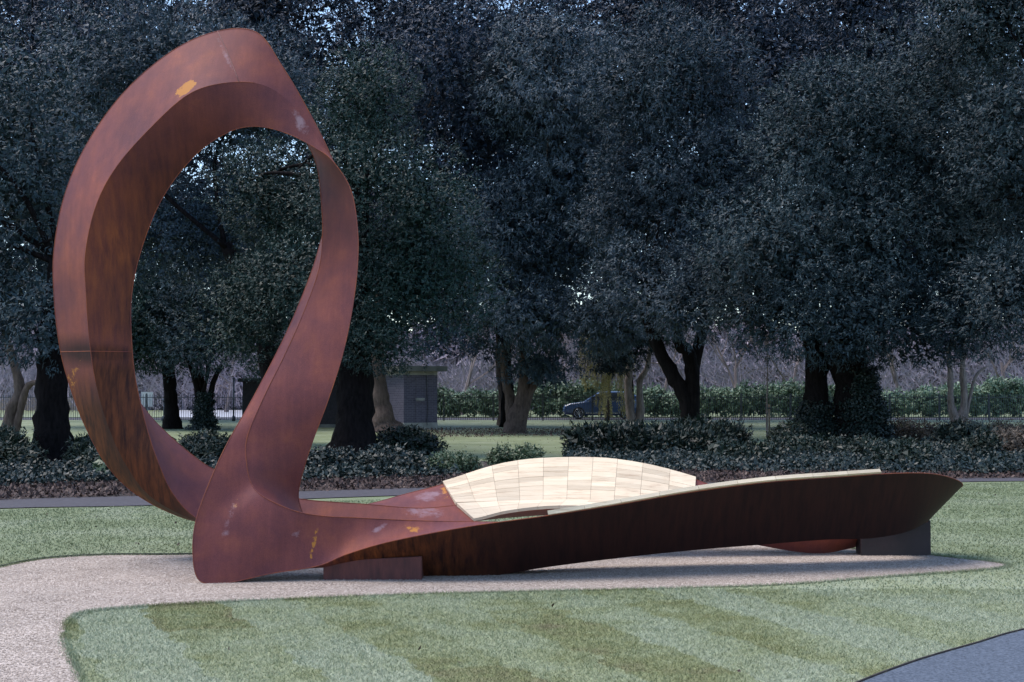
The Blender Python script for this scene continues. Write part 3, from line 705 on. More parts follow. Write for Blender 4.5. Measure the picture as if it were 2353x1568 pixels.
# -- left big dark-trunk holm oak
tree('holm_oak', 'dark evergreen oak at far left with a broad black trunk beside the rusted loop', (118, 32),
     [E(20, 330, 33, 250, 330), E(-60, 660, 33, 200, 190), E(60, 730, 31.5, 130, 130)], M['oak_leaf'], 0.95, 26, 0.10, 0.036,
     [([(118, by(32), 32), (118, 960, 32), (120, 860, 32), (126, 740, 32), (140, 600, 32)], [0.42, 0.37, 0.35, 0.33, 0.24])], M['bark_dark'])
tree('small_tree', 'small tree at the left edge with a thin crooked pale branch reaching right', (16, 44),
     [E(-60, 690, 45, 160, 170)], M['oak_leaf'], 0.8, 26, 0.10, 0.036,
     [([(16, by(44), 44), (24, 950, 44), (45, 900, 44), (30, 830, 44), (10, 760, 44)], [0.22, 0.2, 0.16, 0.12, 0.1]),
      ([(30, 930, 44), (60, 895, 43.8), (95, 875, 43.6), (108, 830, 43.5), (104, 770, 43.5)], [0.11, 0.10, 0.085, 0.07, 0.05])], M['bark_brown'], nl=3)
tree('holm_oak', 'pale leaved holm oak whose silvery sprays surround the top of the rusted loop', (640, 41),
     [E(330, 190, 42, 250, 210), E(560, 210, 43, 190, 190), E(250, 470, 43, 180, 190), E(480, 520, 43, 180, 170)], M['pale_leaf'], 0.9, 30, 0.12, 0.034,
     [([(640, by(41), 41), (635, 900, 41), (600, 750, 41), (520, 560, 41)], [0.4, 0.34, 0.3, 0.2])], M['bark_dark'], droop=0.0, nl=2)
tree('evergreen_oak', 'slim evergreen with a plain dark trunk seen through the rusted loop', (395, 62),
     [E(370, 700, 62, 130, 190), E(300, 760, 60, 90, 110)], M['yew_leaf'], 1.0, 22, 0.13, 0.05,
     [([(395, by(62) + 0, 62), (394, 930, 62), (388, 870, 62), (380, 760, 62)], [0.36, 0.29, 0.27, 0.2])], M['bark_dark'], nl=4)
tree('evergreen_oak', 'ivy clad forked tree seen through the rusted loop behind the railings', (468, 60),
     [E(500, 690, 60, 150, 190), E(440, 780, 59, 80, 80)], M['oak_leaf'], 1.0, 22, 0.13, 0.05,
     [([(468, by(60), 60), (468, 950, 60), (470, 905, 60)], [0.28, 0.24, 0.22]), ([(468, 920, 60), (450, 880, 60), (430, 820, 60)], [0.18, 0.12, 0.08]),
      ([(470, 920, 60), (490, 880, 60), (512, 840, 60)], [0.18, 0.12, 0.07])], M['bark_dark'], nl=4,
     ivy=[([(468, by(60), 60), (468, 950, 60), (469, 905, 60)], [0.55, 0.30, 0.26], 1500)])
tree('yew_tree', 'tall dark green yew with feathery sprays behind the right arm of the loop', (815, 36),
     [E(835, 250, 37, 120, 170), E(880, 480, 36, 200, 210), E(800, 680, 36, 260, 160), E(1000, 640, 36, 190, 160), E(600, 700, 38, 150, 170), E(640, 470, 39, 150, 160), E(850, 775, 35.5, 100, 55), E(650, 835, 44, 95, 75), E(740, 850, 38, 70, 60), E(790, 850, 38, 50, 60)], M['yew_leaf'], 0.72, 42, 0.075, 0.030,
     [([(815, by(36), 36), (815, 980, 36), (818, 880, 36), (825, 700, 36), (830, 420, 36)], [0.58, 0.48, 0.44, 0.34, 0.15])], M['bark_dark'], droop=-0.15, per=8, spread=0.05)
tree('yew_tree', 'brown buttressed trunk and high crown of the tree touching the brick hut', (882, 57),
     [E(1000, 230, 57, 230, 250), E(950, 480, 58, 190, 200), E(1030, 740, 55, 100, 42)], M['back_leaf'], 1.3, 14, 0.14, 0.055,
     [([(884, by(57), 57), (880, 960, 57), (870, 900, 57), (868, 820, 57), (880, 640, 57)], [0.62, 0.46, 0.34, 0.32, 0.25])], M['bark_brown'], nl=5, zmin=3.0)
tree('holm_oak', 'grey holm oak with a forked trunk, left of the willow behind the backrest', (1180, 56),
     [E(1270, 210, 55, 210, 220), E(1330, 470, 54, 150, 200), E(1200, 520, 55, 170, 180), E(1230, 720, 54, 160, 95), E(1390, 730, 53, 100, 100), E(1225, 850, 56, 50, 42)], M['pale_leaf'], 1.0, 26, 0.15, 0.044,
     [([(1181, by(56), 56), (1184, 960, 56), (1196, 925, 56), (1204, 870, 56), (1200, 780, 56)], [0.36, 0.33, 0.24, 0.2, 0.15]),
      ([(1184, 950, 56), (1172, 920, 56.3), (1160, 860, 56.3), (1158, 790, 56.3)], [0.28, 0.2, 0.16, 0.12]),
      ([(1190, 955, 56), (1215, 910, 56), (1235, 870, 56), (1250, 820, 56)], [0.22, 0.16, 0.12, 0.08])], M['bark_brown'], droop=0.45)
tree('bare_tree', 'dark straight trunk just left of and behind the forked brown trunk', (1160, 68),
     [E(1110, 790, 68, 80, 40)], M['back_leaf'], 0.8, 12, 0.14, 0.05,
     [([(1163, by(68), 68), (1160, 930, 68), (1156, 880, 68), (1150, 800, 68), (1150, 700, 68)], [0.34, 0.30, 0.28, 0.24, 0.2])], M['bark_brown'], nl=12)
tree('slim_tree', 'pair of slim pale crooked stems standing in front of the parked car', (1460, 70),
     [E(1450, 740, 69, 110, 80), E(1405, 830, 68, 34, 34)], M['oak_leaf'], 0.8, 24, 0.17, 0.05,
     [([(1452, by(70), 70), (1448, 940, 70), (1443, 890, 70), (1447, 840, 70), (1440, 740, 70)], [0.24, 0.21, 0.19, 0.17, 0.1]),
      ([(1466, by(70), 70), (1472, 940, 70), (1470, 880, 70), (1488, 840, 70), (1500, 760, 70)], [0.22, 0.19, 0.15, 0.12, 0.1])], M['bark_pale'], nl=3, zmin=2.6, droop=0.5)
tree('holm_oak', 'holm oak on a black V shaped trunk rising out of the laurel', (1584, 48),
     [E(1530, 180, 49, 200, 200), E(1640, 420, 48, 180, 190), E(1480, 440, 50, 150, 200), E(1560, 690, 46, 115, 95), E(1480, 640, 48, 90, 110), E(1640, 620, 47, 110, 110)], M['pale_leaf'], 0.9, 28, 0.13, 0.036,
     [([(1584, by(48), 48), (1584, 960, 48), (1578, 920, 48), (1545, 860, 48), (1512, 800, 48), (1480, 720, 48)], [0.33, 0.29, 0.27, 0.24, 0.2, 0.15]),
      ([(1584, 940, 48), (1592, 880, 48), (1582, 815, 48), (1558, 780, 48), (1550, 700, 48)], [0.27, 0.25, 0.24, 0.2, 0.14])], M['bark_dark'], zmin=2.6)
tree('sapling', 'thin staked sapling with sparse brownish leaves on the lawn left of the big twin trunks', (1763, 51),
     [E(1763, 830, 51, 62, 52)], M['brown_leaf'], 0.5, 16, 0.11, 0.03,
     [([(1763, by(51), 51), (1762, 930, 51), (1764, 850, 51), (1762, 790, 51)], [0.035, 0.03, 0.025, 0.015])], M['bark_pale'], nl=9, core=False, zmin=1.8, per=5)
tree('holm_oak', 'huge holm oak on twin ivy covered trunks at the right of the lawn', (1930, 45),
     [E(1930, 330, 45, 200, 220), E(2130, 300, 46, 220, 230), E(1830, 560, 44, 210, 190), E(2080, 560, 43.5, 230, 190), E(1760, 700, 44, 120, 110), E(1950, 730, 43, 190, 110), E(2150, 740, 44, 190, 110), E(2290, 500, 45, 150, 250)], M['oak_leaf'], 0.95, 34, 0.11, 0.036,
     [([(1975, by(45), 45), (1968, 960, 45), (1955, 880, 45), (1945, 800, 45), (1950, 650, 45)], [0.82, 0.66, 0.56, 0.58, 0.4]),
      ([(1868, by(45.3), 45.3), (1872, 960, 45.3), (1878, 880, 45.3), (1872, 800, 45.3), (1850, 680, 45.3)], [0.52, 0.42, 0.36, 0.32, 0.22])], M['bark_dark'], zmin=2.3,
     ivy=[([(1990, by(45), 44.8), (1985, 960, 44.8), (1975, 900, 44.9), (1968, 850, 45)], [0.75, 0.62, 0.5, 0.45], 4200), ([(1868, by(45.3), 45.2), (1872, 970, 45.2), (1876, 930, 45.3)], [0.8, 0.5, 0.36], 2200)])
tree('multi_stem_tree', 'small pale multi stemmed tree by the railings at the far right', (2200, 76),
     [E(2210, 780, 76, 90, 40)], M['back_leaf'], 0.8, 10, 0.15, 0.05,
     [([(2199, by(76), 76), (2185, 930, 76), (2184, 870, 76), (2180, 800, 76)], [0.26, 0.17, 0.14, 0.1]),
      ([(2201, by(76), 76), (2216, 930, 76), (2212, 860, 76), (2212, 790, 76)], [0.26, 0.19, 0.16, 0.12]),
      ([(2216, 900, 76), (2240, 870, 76), (2268, 842, 76)], [0.1, 0.08, 0.05])], M['bark_pale'], nl=8, zmin=3)
tree('holm_oak', 'evergreen oak crown hanging low over the right edge of the picture', (2420, 41),
     [E(2360, 330, 41, 190, 230), E(2330, 690, 40, 130, 150), E(2300, 40, 43, 190, 190)], M['oak_leaf'], 0.95, 28, 0.11, 0.04,
     [([(2470, by(41), 41), (2470, 900, 41), (2450, 700, 41), (2420, 500, 41)], [0.4, 0.35, 0.3, 0.2])], M['bark_dark'], zmin=2.3)
# -- tall backdrop trees
for (x, tx, lab) in ((120, 108, 'tall dark evergreen filling the top left corner behind the other trees'), (720, 812, 'tall dark evergreen behind the top of the rusted loop'),
                 (1120, 1166, 'tall dark evergreen behind the yew and the grey holm oak'), (1700, 1588, 'tall dark evergreen with sky showing through right of centre'),
                 (2120, 1950, 'tall dark evergreen behind the huge holm oak at top right')):
    d = 64 + rng.uniform(-2, 3)
    tree('tall_evergreen', lab, (tx, d), [E(x, 560, d, 290, 260), E(x + 60, 210, d, 270, 260), E(x - 130, 80, d + 2, 200, 240), E(x + 20, -150, d, 210, 200)], M['back_leaf'], 1.6, 9.5, 0.19, 0.065,
         [([(tx, by(d), d), (tx, 880, d), (tx + (x - tx) * .4, 700, d), (x + 10, 500, d)], [0.3, 0.26, 0.24, 0.2])], M['bark_dark'], group='tall evergreens at the back', nl=5, zmin=4.5, per=10, spread=0.1)

for (x, tx, lab) in ((360, 392, 'loose high evergreen crown far behind the inside of the rusted loop'), (1400, 1450, 'loose high evergreen crown with sky specks above the wooden backrest'),
                     (1900, 1885, 'loose high evergreen crown with many sky gaps behind the twin trunks')):
    tree('tall_evergreen', lab, (tx, 80), [E(x, 480, 80, 330, 330), E(x, 120, 80, 330, 330), E(x + 150, -60, 82, 250, 200)], M['back_leaf'], 1.9, 4.2, 0.26, 0.10,
         [([(tx, by(80), 80), (tx, 880, 80), (tx + (x - tx) * .4, 700, 80), (x + 10, 400, 80)], [0.15, 0.13, 0.12, 0.1])], M['bark_dark'], group='tall evergreens at the back', nl=8, zmin=5.5, per=11, spread=0.13, inner=0.10)
# -- weeping willow
def willow():
    root = empty('weeping_willow', (X(1390, 79), 79, 0), 'yellow weeping willow with long strands hanging in front of the parked car', 'tree')
    trunk(root, [(1395, by(79), 79.6), (1400, 900, 79.6), (1395, 820, 79.6), (1390, 740, 79.6)], [0.12, 0.1, 0.1, 0.08], M['bark_brown'])
    st_ = MB(); C = []; Nn = []
    for i in range(110):
        g_ = rng.random()
        x0 = rng.uniform(1335, 1450); d0 = rng.uniform(77.7, 79.0)
        yt = rng.uniform(730, 800); yb = rng.uniform(845, 900) if not (1383 < x0 < 1397 or 1418 < x0 < 1441) else rng.uniform(900, 962)
        a = P(x0, yt, d0); b_ = P(x0 + rng.normal(0, 9), yb, d0 - 0.2); m = (a + b_) / 2 + np.array([rng.normal(0, 0.12), 0, 0])
        c = crspline(np.array([a, m, b_]), 5); st_.tube(c, 0.008, 3, cap=False)
        k = rng.random(int((yb - yt) / 1.5)); idx = k * (len(c) - 1); i0 = idx.astype(int).clip(0, len(c) - 2); fr = (idx - i0)[:, None]
        C.append(c[i0] * (1 - fr) + c[i0 + 1] * fr)
    C = np.concatenate(C); nn = np.tile([0, -0.1, -0.7], (len(C), 1))
    child(st_.build('branch', M['stake']), root)
    V = leaves(C, nn, 0.12, 0.03, 2, 0.03, 0.5, 0.8); child(build_np('crown', V, [np.arange(len(V)).reshape(-1, 4)], M['willow_leaf']), root)
willow()

# ------------------------------------------------------------------ shrubs
def shrub(name, label, ells, leaf, pr, dens, L, W, cat='shrub', **kw):
    c0 = ells[0][0]; root = empty(name, (c0[0], c0[1], 0), label, cat)
    st_ = MB()
    for c, r in ells:
        for k in range(4):
            st_.tube([(c[0] + rng.normal(0, 0.1), c[1], -0.02), (c[0] + rng.normal(0, r[0] * 0.4), c[1] + rng.normal(0, 0.1), max(0.15, c[2]))], [0.018, 0.01], 5)
    child(st_.build('stem', M['bark_brown']), root)
    foliage('foliage', root, ells, pr, dens, L, W, leaf, zmin=0.03, **kw); return root
def SE(x0, x1, ytop, d, rd=0.7):
    """ground hugging ellipsoid spanning x0..x1 px with its top at ytop"""
    zt = Z(ytop, d); cx = X((x0 + x1) / 2, d); return (np.array([cx, d, zt * 0.42]), ((x1 - x0) / 2 / FOC * d, rd, zt * 0.60))
shrub('laurel_bush', 'wide dark laurel bush under the V shaped trunk behind the wooden backrest', [SE(1300, 1480, 985, 37, 1.3), SE(1400, 1600, 978, 38, 1.3), SE(1540, 1720, 975, 38, 1.3), SE(1320, 1700, 1010, 35.5, 1.0)], M['laurel_leaf'], 0.42, 95, 0.13, 0.052, per=7, spread=0.04, rag=0.22, droop=-0.2)
shrub('box_bush', 'rounded green box bush at the left end of the wooden backrest', [SE(985, 1112, 1042, 27.6, 0.55)], M['box_leaf'], 0.22, 260, 0.045, 0.028, per=7, spread=0.03)
shrub('box_bush', 'small rounded box bush behind the middle of the wooden backrest', [SE(1168, 1252, 1024, 31, 0.5), SE(1120, 1195, 1034, 31, 0.4)], M['box_leaf'], 0.22, 230, 0.048, 0.03, per=7, spread=0.03)
shrub('spreading_shrub', 'low dark mound of shrub at the foot of the yew trunk', [SE(850, 985, 984, 37, 0.9), SE(930, 1015, 1005, 36.5, 0.7)], M['laurel_leaf'], 0.36, 90, 0.09, 0.04, per=7, spread=0.04)
shrub('spreading_shrub', 'broad low shrub between the right arm of the loop and the rounded box bush', [SE(690, 850, 1048, 28.5, 0.9), SE(800, 990, 1046, 28, 0.9), SE(560, 720, 1050, 29.5, 0.9)], M['ivy_leaf'], 0.3, 120, 0.065, 0.042, per=7, spread=0.04)
shrub('spreading_shrub', 'dark shrub behind the lower left of the rusted loop', [SE(165, 260, 1005, 31, 0.6), SE(200, 300, 1030, 28, 0.6)], M['laurel_leaf'], 0.3, 110, 0.08, 0.036, per=7, spread=0.04)
shrub('spreading_shrub', 'low dark shrub seen through the bottom of the rusted loop', [SE(415, 560, 1000, 36, 0.8), SE(400, 520, 1022, 31.5, 0.8)], M['laurel_leaf'], 0.34, 100, 0.085, 0.04, per=7, spread=0.04)
shrub('spreading_shrub', 'dark bushy shrub at the left edge in front of the small tree', [SE(-120, 90, 985, 31, 1.0), SE(-60, 110, 1030, 28, 0.8)], M['laurel_leaf'], 0.36, 100, 0.09, 0.036, per=7, spread=0.04)
shrub('leafy_shrub', 'small brighter green shrub against the lower left curve of the loop', [SE(225, 300, 1062, 25.5, 0.35)], M['box_leaf'], 0.2, 120, 0.08, 0.055, per=6, spread=0.04)
shrub('leafy_shrub', 'rounded shrub at the left foot of the twin ivy covered trunks', [SE(1768, 1860, 975, 42, 0.8)], M['laurel_leaf'], 0.32, 100, 0.09, 0.045, per=7, spread=0.04)
shrub('ivy_mound', 'long low ivy mound in front of the twin trunks at the right', [SE(1600, 1800, 1045, 32, 1.1), SE(1740, 1960, 1020, 35, 1.1), SE(1900, 2130, 1024, 33, 1.2), SE(2010, 2130, 1035, 30, 0.7)], M['laurel_leaf'], 0.34, 110, 0.08, 0.048, per=7, spread=0.04)
shrub('brown_hedge', 'twiggy brown hedge in front of the railings at the right', [SE(2010, 2140, 965, 46, 0.7), SE(2110, 2260, 963, 45, 0.7), SE(2230, 2400, 968, 43, 0.8)], M['brown_leaf'], 0.34, 90, 0.07, 0.026, cat='hedge', per=7, spread=0.05)
shrub('rounded_shrub', 'twiggy rounded brown shrub at the right edge above the ivy', [SE(2260, 2400, 985, 35, 0.8)], M['brown_leaf'], 0.3, 120, 0.06, 0.024, per=7, spread=0.04)
shrub('rounded_shrub', 'dark green shrub in the ivy below the brown hedge', [SE(2205, 2300, 995, 33.5, 0.6)], M['laurel_leaf'], 0.28, 110, 0.07, 0.036, per=7, spread=0.04)
shrub('rhododendron', 'pale leaved shrub in the middle of the brown hedge at the right', [SE(2130, 2290, 975, 40.5, 0.6)], M['ivy_leaf'], 0.3, 80, 0.14, 0.055, per=7, spread=0.05)
# ivy ground cover (uncountable)
def groundcover(name, label, polys, n, hmax, L, W, mat, zfun=None, cat='ground cover'):
    Vs = []
    for poly, cnt in polys:
        pp = np.array([p[:2] for p in gl(poly)]); x = rng.uniform(pp[:, 0].min(), pp[:, 0].max(), cnt * 3); y = rng.uniform(pp[:, 1].min(), pp[:, 1].max(), cnt * 3)
        k = inpoly(x, y, pp); x, y = x[k][:cnt], y[k][:cnt]
        h = np.array([mnoise.noise(Vector((a * 0.9, b * 0.9, 3))) for a, b in zip(x, y)]); z = 0.02 + hmax * np.clip(0.5 + h, 0.05, 1) * rng.uniform(0.3, 1, len(x))
        c = np.stack([x, y, z], -1); nn = np.tile([0, -0.35, 0.7], (len(c), 1)); Vs.append(leaves(c, nn, L, W, 4, 0.05, 0.1, 0.6))
    V = np.concatenate(Vs); o = build_np(name, V, [np.arange(len(V)).reshape(-1, 4)], mat); tag(o, label, cat, kind='stuff')
groundcover('ivy_cover', 'glossy ivy covering the ground of the planting bed', [
    ([(-50, 1125), (350, 1112), (350, 1075), (-50, 1085)], 5000), ([(380, 1110), (700, 1105), (700, 1060), (400, 1070)], 3500), ([(690, 1112), (1050, 1100), (1050, 1070), (690, 1075)], 2500),
    ([(1300, 1085), (1620, 1090), (1800, 1092), (2100, 1090), (2100, 1040), (1300, 1050)], 9000), ([(2050, 1093), (2400, 1096), (2400, 1010), (2130, 1015)], 14000)], 0, 0.20, 0.075, 0.065, M['ivy_leaf'])
def litter(name, label, polys, LL=0.075, WW=0.05):
    C = []
    for poly, cnt in polys:
        pp = np.array([p[:2] for p in gl(poly)]); x = rng.uniform(pp[:, 0].min(), pp[:, 0].max(), cnt * 4); y = rng.uniform(pp[:, 1].min(), pp[:, 1].max(), cnt * 4)
        k = inpoly(x, y, pp); x, y = x[k][:cnt], y[k][:cnt]; C.append(np.stack([x, y, rng.uniform(0.015, 0.05, len(x))], -1))
    C = np.concatenate(C); nn = np.tile([0.0, -0.3, 0.1], (len(C), 1)); V = leaves(C, nn, LL, WW, 1, 0.01, -0.05, 0.2)
    V[:, 2] = np.maximum(V[:, 2], 0.014); o = build_np(name, V, [np.arange(len(V)).reshape(-1, 4)], M['litter']); tag(o, label, 'fallen leaves', kind='stuff')
litter('leaf_litter', 'brown fallen leaves along the far edge of the asphalt path', [
    ([(-60, 1153), (350, 1141), (700, 1131), (700, 1098), (350, 1104), (-60, 1108)], 9000), ([(700, 1131), (1100, 1120), (1100, 1092), (700, 1098)], 5000), ([(1550, 1113), (2000, 1104), (2400, 1100), (2400, 1085), (1550, 1090)], 5000),
    ([(900, 1008), (1450, 1002), (1400, 988), (900, 986)], 3500), ([(160, 1110), (420, 1095), (380, 1060), (160, 1065)], 2500), ([(1560, 1110), (1800, 1104), (1800, 1075), (1600, 1080)], 1500)])
litter('leaf_litter', 'few pale fallen leaves scattered on the lawn and gravel', [([(60, 1300), (2300, 1200), (2300, 1120), (900, 1160), (60, 1180)], 120), ([(200, 1560), (1950, 1560), (2200, 1400), (300, 1400)], 6), ([(1000, 1050), (1300, 1050), (1700, 985), (1000, 985)], 500)], 0.04, 0.028)

# ------------------------------------------------------------------ railings, hedge, hut
def railings():
    dF = 79.0; x0, x1 = X(-120, dF), X(2480, dF)
    root = empty('iron_railings', (x0, dF, 0), 'long black iron railings running along the far side of the park', 'fence')
    h = 1.42; n = int((x1 - x0) / 0.125); xs = x0 + np.arange(n) * 0.125
    V = []; F = []
    b = 0.0115
    base = np.array([(-b, -b, 0.05), (b, -b, 0.05), (b, b, 0.05), (-b, b, 0.05), (-b, -b, h), (b, -b, h), (b, b, h), (-b, b, h), (0, 0, h + 0.09)])
    f4 = np.array([(0, 1, 5, 4), (1, 2, 6, 5), (2, 3, 7, 6), (3, 0, 4, 7)]); f3 = np.array([(4, 5, 8), (5, 6, 8), (6, 7, 8), (7, 4, 8)])
    V = (base[None] + np.stack([xs, np.full(n, dF), np.zeros(n)], -1)[:, None]).reshape(-1, 3); o9 = np.arange(n)[:, None, None] * 9
    o = build_np('pickets', V, [(o9 + f4).reshape(-1, 4), (o9 + f3).reshape(-1, 3)], M['iron']); o['kind'] = 'stuff'; child(o, root)
    for z in (0.16, 1.28):
        child(MB().box(x0, x1, dF - 0.02, dF + 0.02, z, z + 0.035).build('rail', M['iron']), root)
    px = x0 + 0.06; proto = None
    while px < x1:
        if proto is None:
            mb = MB().box(-0.03, 0.03, -0.03, 0.03, 0, 1.52); mb.tube([(0.0, 0.03, 1.1), (0.0, 0.55, 0)], 0.014, 4)
            proto = mb.build('post', M['iron']); o = proto
        else: o = proto.copy(); COL.objects.link(o)
        o.parent = root; o.location = (px - x0, 0, 0); px += 2.75
railings()
def hedge():
    d = 91.5; root = empty('clipped_hedge', (X(1700, d), d, 0), 'long pale green hedge behind the railings and the parked car', 'hedge')
    ells = []
    for x in range(985, 2460, 52):
        yt = 884 + 12 * math.sin(x * 0.013) + rng.uniform(-5, 5); zt = Z(yt, d); ells.append((np.array([X(x, d), d, zt * 0.5]), (1.15, 0.9, zt * 0.52)))
    foliage('foliage', root, ells, 0.5, 26, 0.16, 0.07, M['hedge_leaf'], zmin=0.05, per=7, spread=0.08, rag=0.2)
hedge()
def thicket():
    C = []; mb = []
    n = 42000
    x = rng.uniform(-75, 85, n); y = rng.uniform(104, 125, n); env = 6.5 + 2.2 * np.sin(x * 0.21) + 1.5 * np.sin(x * 0.55 + 1)
    z = rng.uniform(0, 1, n) ** 0.8 * env
    a = np.stack([x, y, z], -1); dr = np.stack([rng.normal(0, 0.6, n), rng.normal(0, 0.3, n), rng.uniform(0.1, 1.2, n)], -1); dr /= np.linalg.norm(dr, axis=1, keepdims=True)
    ln = rng.uniform(0.6, 2.2, (n, 1)); sd_ = np.cross(dr, np.array([0, 1, 0.1])); sd_ /= np.linalg.norm(sd_, axis=1, keepdims=True); wd = rng.uniform(0.012, 0.035, (n, 1))
    V = np.stack([a - sd_ * wd, a + sd_ * wd, a + dr * ln], 1).reshape(-1, 3)
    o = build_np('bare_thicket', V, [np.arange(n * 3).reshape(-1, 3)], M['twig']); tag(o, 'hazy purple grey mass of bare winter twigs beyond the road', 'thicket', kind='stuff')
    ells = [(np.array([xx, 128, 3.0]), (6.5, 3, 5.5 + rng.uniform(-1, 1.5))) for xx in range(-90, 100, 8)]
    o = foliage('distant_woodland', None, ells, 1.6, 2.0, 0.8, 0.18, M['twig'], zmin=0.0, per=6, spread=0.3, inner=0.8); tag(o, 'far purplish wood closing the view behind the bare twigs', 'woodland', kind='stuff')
thicket()
def bare(x, d, h, label):
    root = empty('bare_tree', (X(x, d), d, 0), label, 'tree', 'bare trees beyond the road'); tr = MB(); br = MB()
    def grow(p, dr, ln, r, lv):
        q = p + dr * ln * 0.5 + rng.normal(0, ln * 0.04, 3); e = q + (dr + rng.normal(0, 0.12, 3)) * ln * 0.5
        (tr if lv == 0 else br).tube([p, q, e], [r, r * 0.85, r * 0.62], 6 if lv == 0 else 3, cap=False)
        if lv >= 4: return
        for k in range(3 if lv < 3 else 4):
            a = dr + rng.normal(0, 0.42, 3); a[2] += 0.12; a /= np.linalg.norm(a); grow(p + (e - p) * rng.uniform(0.45, 1.0), a, ln * rng.uniform(0.6, 0.85), max(0.012, r * 0.5), lv + 1)
    grow(np.array([X(x, d), d, -0.05]), np.array([rng.normal(0, 0.08), 0, 1.0]), h * 0.42, h * 0.022, 0)
    child(tr.build('trunk', M['twig2']), root); child(br.build('branch', M['twig2']), root)
for x, d, h, lb in ((1060, 99, 8, 'bare winter tree beyond the hedge just right of the brick hut'), (1270, 101, 7, 'bare winter tree beyond the hedge left of the willow'), (1520, 98, 8, 'bare winter tree beyond the hedge right of the slim pale stems'),
                    (1690, 99, 9, 'bare winter tree beyond the hedge left of the sapling'), (1810, 102, 8, 'bare winter tree beyond the hedge right of the sapling'), (2070, 98, 8, 'bare winter tree beyond the hedge right of the twin ivy trunks'), (2300, 100, 9, 'bare winter tree beyond the hedge at the right edge'), (520, 112, 9, 'bare winter tree seen through the loop above the distant white van')):
    bare(x, d, h, lb)
def uvbox(name, x0, x1, y0, y1, z0, z1, mat, root):
    o = MB().box(x0, x1, y0, y1, z0, z1).build(name, mat); me = o.data; uv = me.uv_layers.new(name='UVMap')
    for p in me.polygons:
        nn = p.normal
        for li in p.loop_indices:
            c = me.vertices[me.loops[li].vertex_index].co
            uv.data[li].uv = (c.y, c.z) if abs(nn.x) > 0.5 else (c.x, c.z)
    child(o, root); return o
def hut():
    d = 60.0; x0, x1 = X(928, d), X(1011, d)
    root = empty('brick_hut', (x0, d, 0), 'small blue grey brick hut with flat concrete roof beside the brown trunk', 'hut')
    zb, zw = Z(972, d), Z(862, d)
    dd = 2.6
    uvbox('wall', x0, x1, d, d + dd, zb, zw, M['brick'], root)
    child(MB().box(x0 - 0.01, x1 + 0.01, d - 0.012, d + dd, 0, zb).build('plinth', M['concrete']), root)
    child(MB().box(x0 - 0.004, x1 + 0.004, d - 0.006, d + dd, zw - 0.0, zw + 0.16).build('lintel_band', M['concrete']), root)
    o = MB().box(x0 - 0.35, x1 + 0.32, d - 0.35, d + dd + 0.3, zw + 0.16, zw + 0.38).build('roof', M['concrete_dark']); child(o, root)
    lx = X(957, d); child(MB().box(lx, lx + 0.37, d - 0.12, d - 0.002, Z(921, d), Z(915, d)).build('ledge', M['concrete']), root)
    pm = MB(); cx = X(984, d)
    pm.tube([(cx, d - 0.02, zw), (cx + 0.01, d - 0.02, 1.6), (cx + 0.06, d - 0.02, 1.0), (cx + 0.02, d - 0.02, 0.2)], 0.012, 5); child(pm.build('cable', M['iron']), root)
    # bricked-up doorway, proud by a few mm
    uvbox('blocked_doorway', X(957, d), X(981, d), d - 0.018, d - 0.002, zb + 0.05, Z(866, d), M['brick'], root)
    root.rotation_euler = (0, 0, R(25))
hut()
def long_hut():
    M['shade_brick'] = simple('shaded_brick', (0.012, 0.011, 0.014), (0.03, 0.026, 0.03), 9, 0.9, 0.3)  # near-black: deep shade put into the wall and roof colour
    d = 64.0; x0, x1 = X(558, d), X(792, d); root = empty('dark_shed', (x0, d, 0), 'long low dark brick shed in deep shade behind the right arm of the loop', 'shed')
    uvbox('wall', x0, x1, d, d + 3, 0.15, 2.05, M['shade_brick'], root)
    child(MB().box(x0 - 0.01, x1 + 0.01, d - 0.01, d + 3, 0, 0.15).build('plinth', M['concrete_dark']), root)
    child(MB().box(x0 - 0.2, x1 + 0.2, d - 0.2, d + 3.2, 2.05, 2.22).build('roof', M['shade_brick']), root)
long_hut()
def board():
    d = 82.5; root = empty('notice_board', (X(338, d), d, 0), 'blank white notice board on a post behind the railings inside the loop', 'sign')
    child(MB().box(X(325, d), X(352, d), d, d + 0.04, Z(935, d), Z(901, d)).build('panel', M['white_paint']), root)
    child(MB().box(X(338, d) - 0.05, X(338, d) + 0.05, d + 0.045, d + 0.12, 0, Z(905, d)).build('post', M['white_paint']), root)
board()
def lamp(x, ytop, d, label, r=0.05):
    root = empty('iron_post', (X(x, d), d, 0), label, 'post')
    mb = MB(); mb.tube([(X(x, d), d, 0), (X(x, d), d, Z(ytop, d))], r, 8); child(mb.build('shaft', M['iron'], smooth=True), root)
    mb = MB(); mb.tube([(X(x, d), d, 0), (X(x, d), d, 0.25), (X(x, d), d, 0.3)], [r * 2, r * 1.7, r], 8); child(mb.build('base', M['iron'], smooth=True), root)
    mb = MB(); mb.tube([(X(x, d), d, Z(ytop, d)), (X(x, d), d, Z(ytop, d) + r), (X(x, d), d, Z(ytop, d) + r * 2.4)], [r * 1.3, r * 1.6, r * 0.3], 8); child(mb.build('finial', M['iron'], smooth=True), root)
lamp(537.5, 872, 78.4, 'tall thin black post in the railings left of the dark shed')
lamp(381, 924, 78.4, 'short stout black iron post beside the plain dark trunk', 0.11)
lamp(1852, 905, 78.4, 'black post in the railings left of the twin ivy trunks', 0.07)
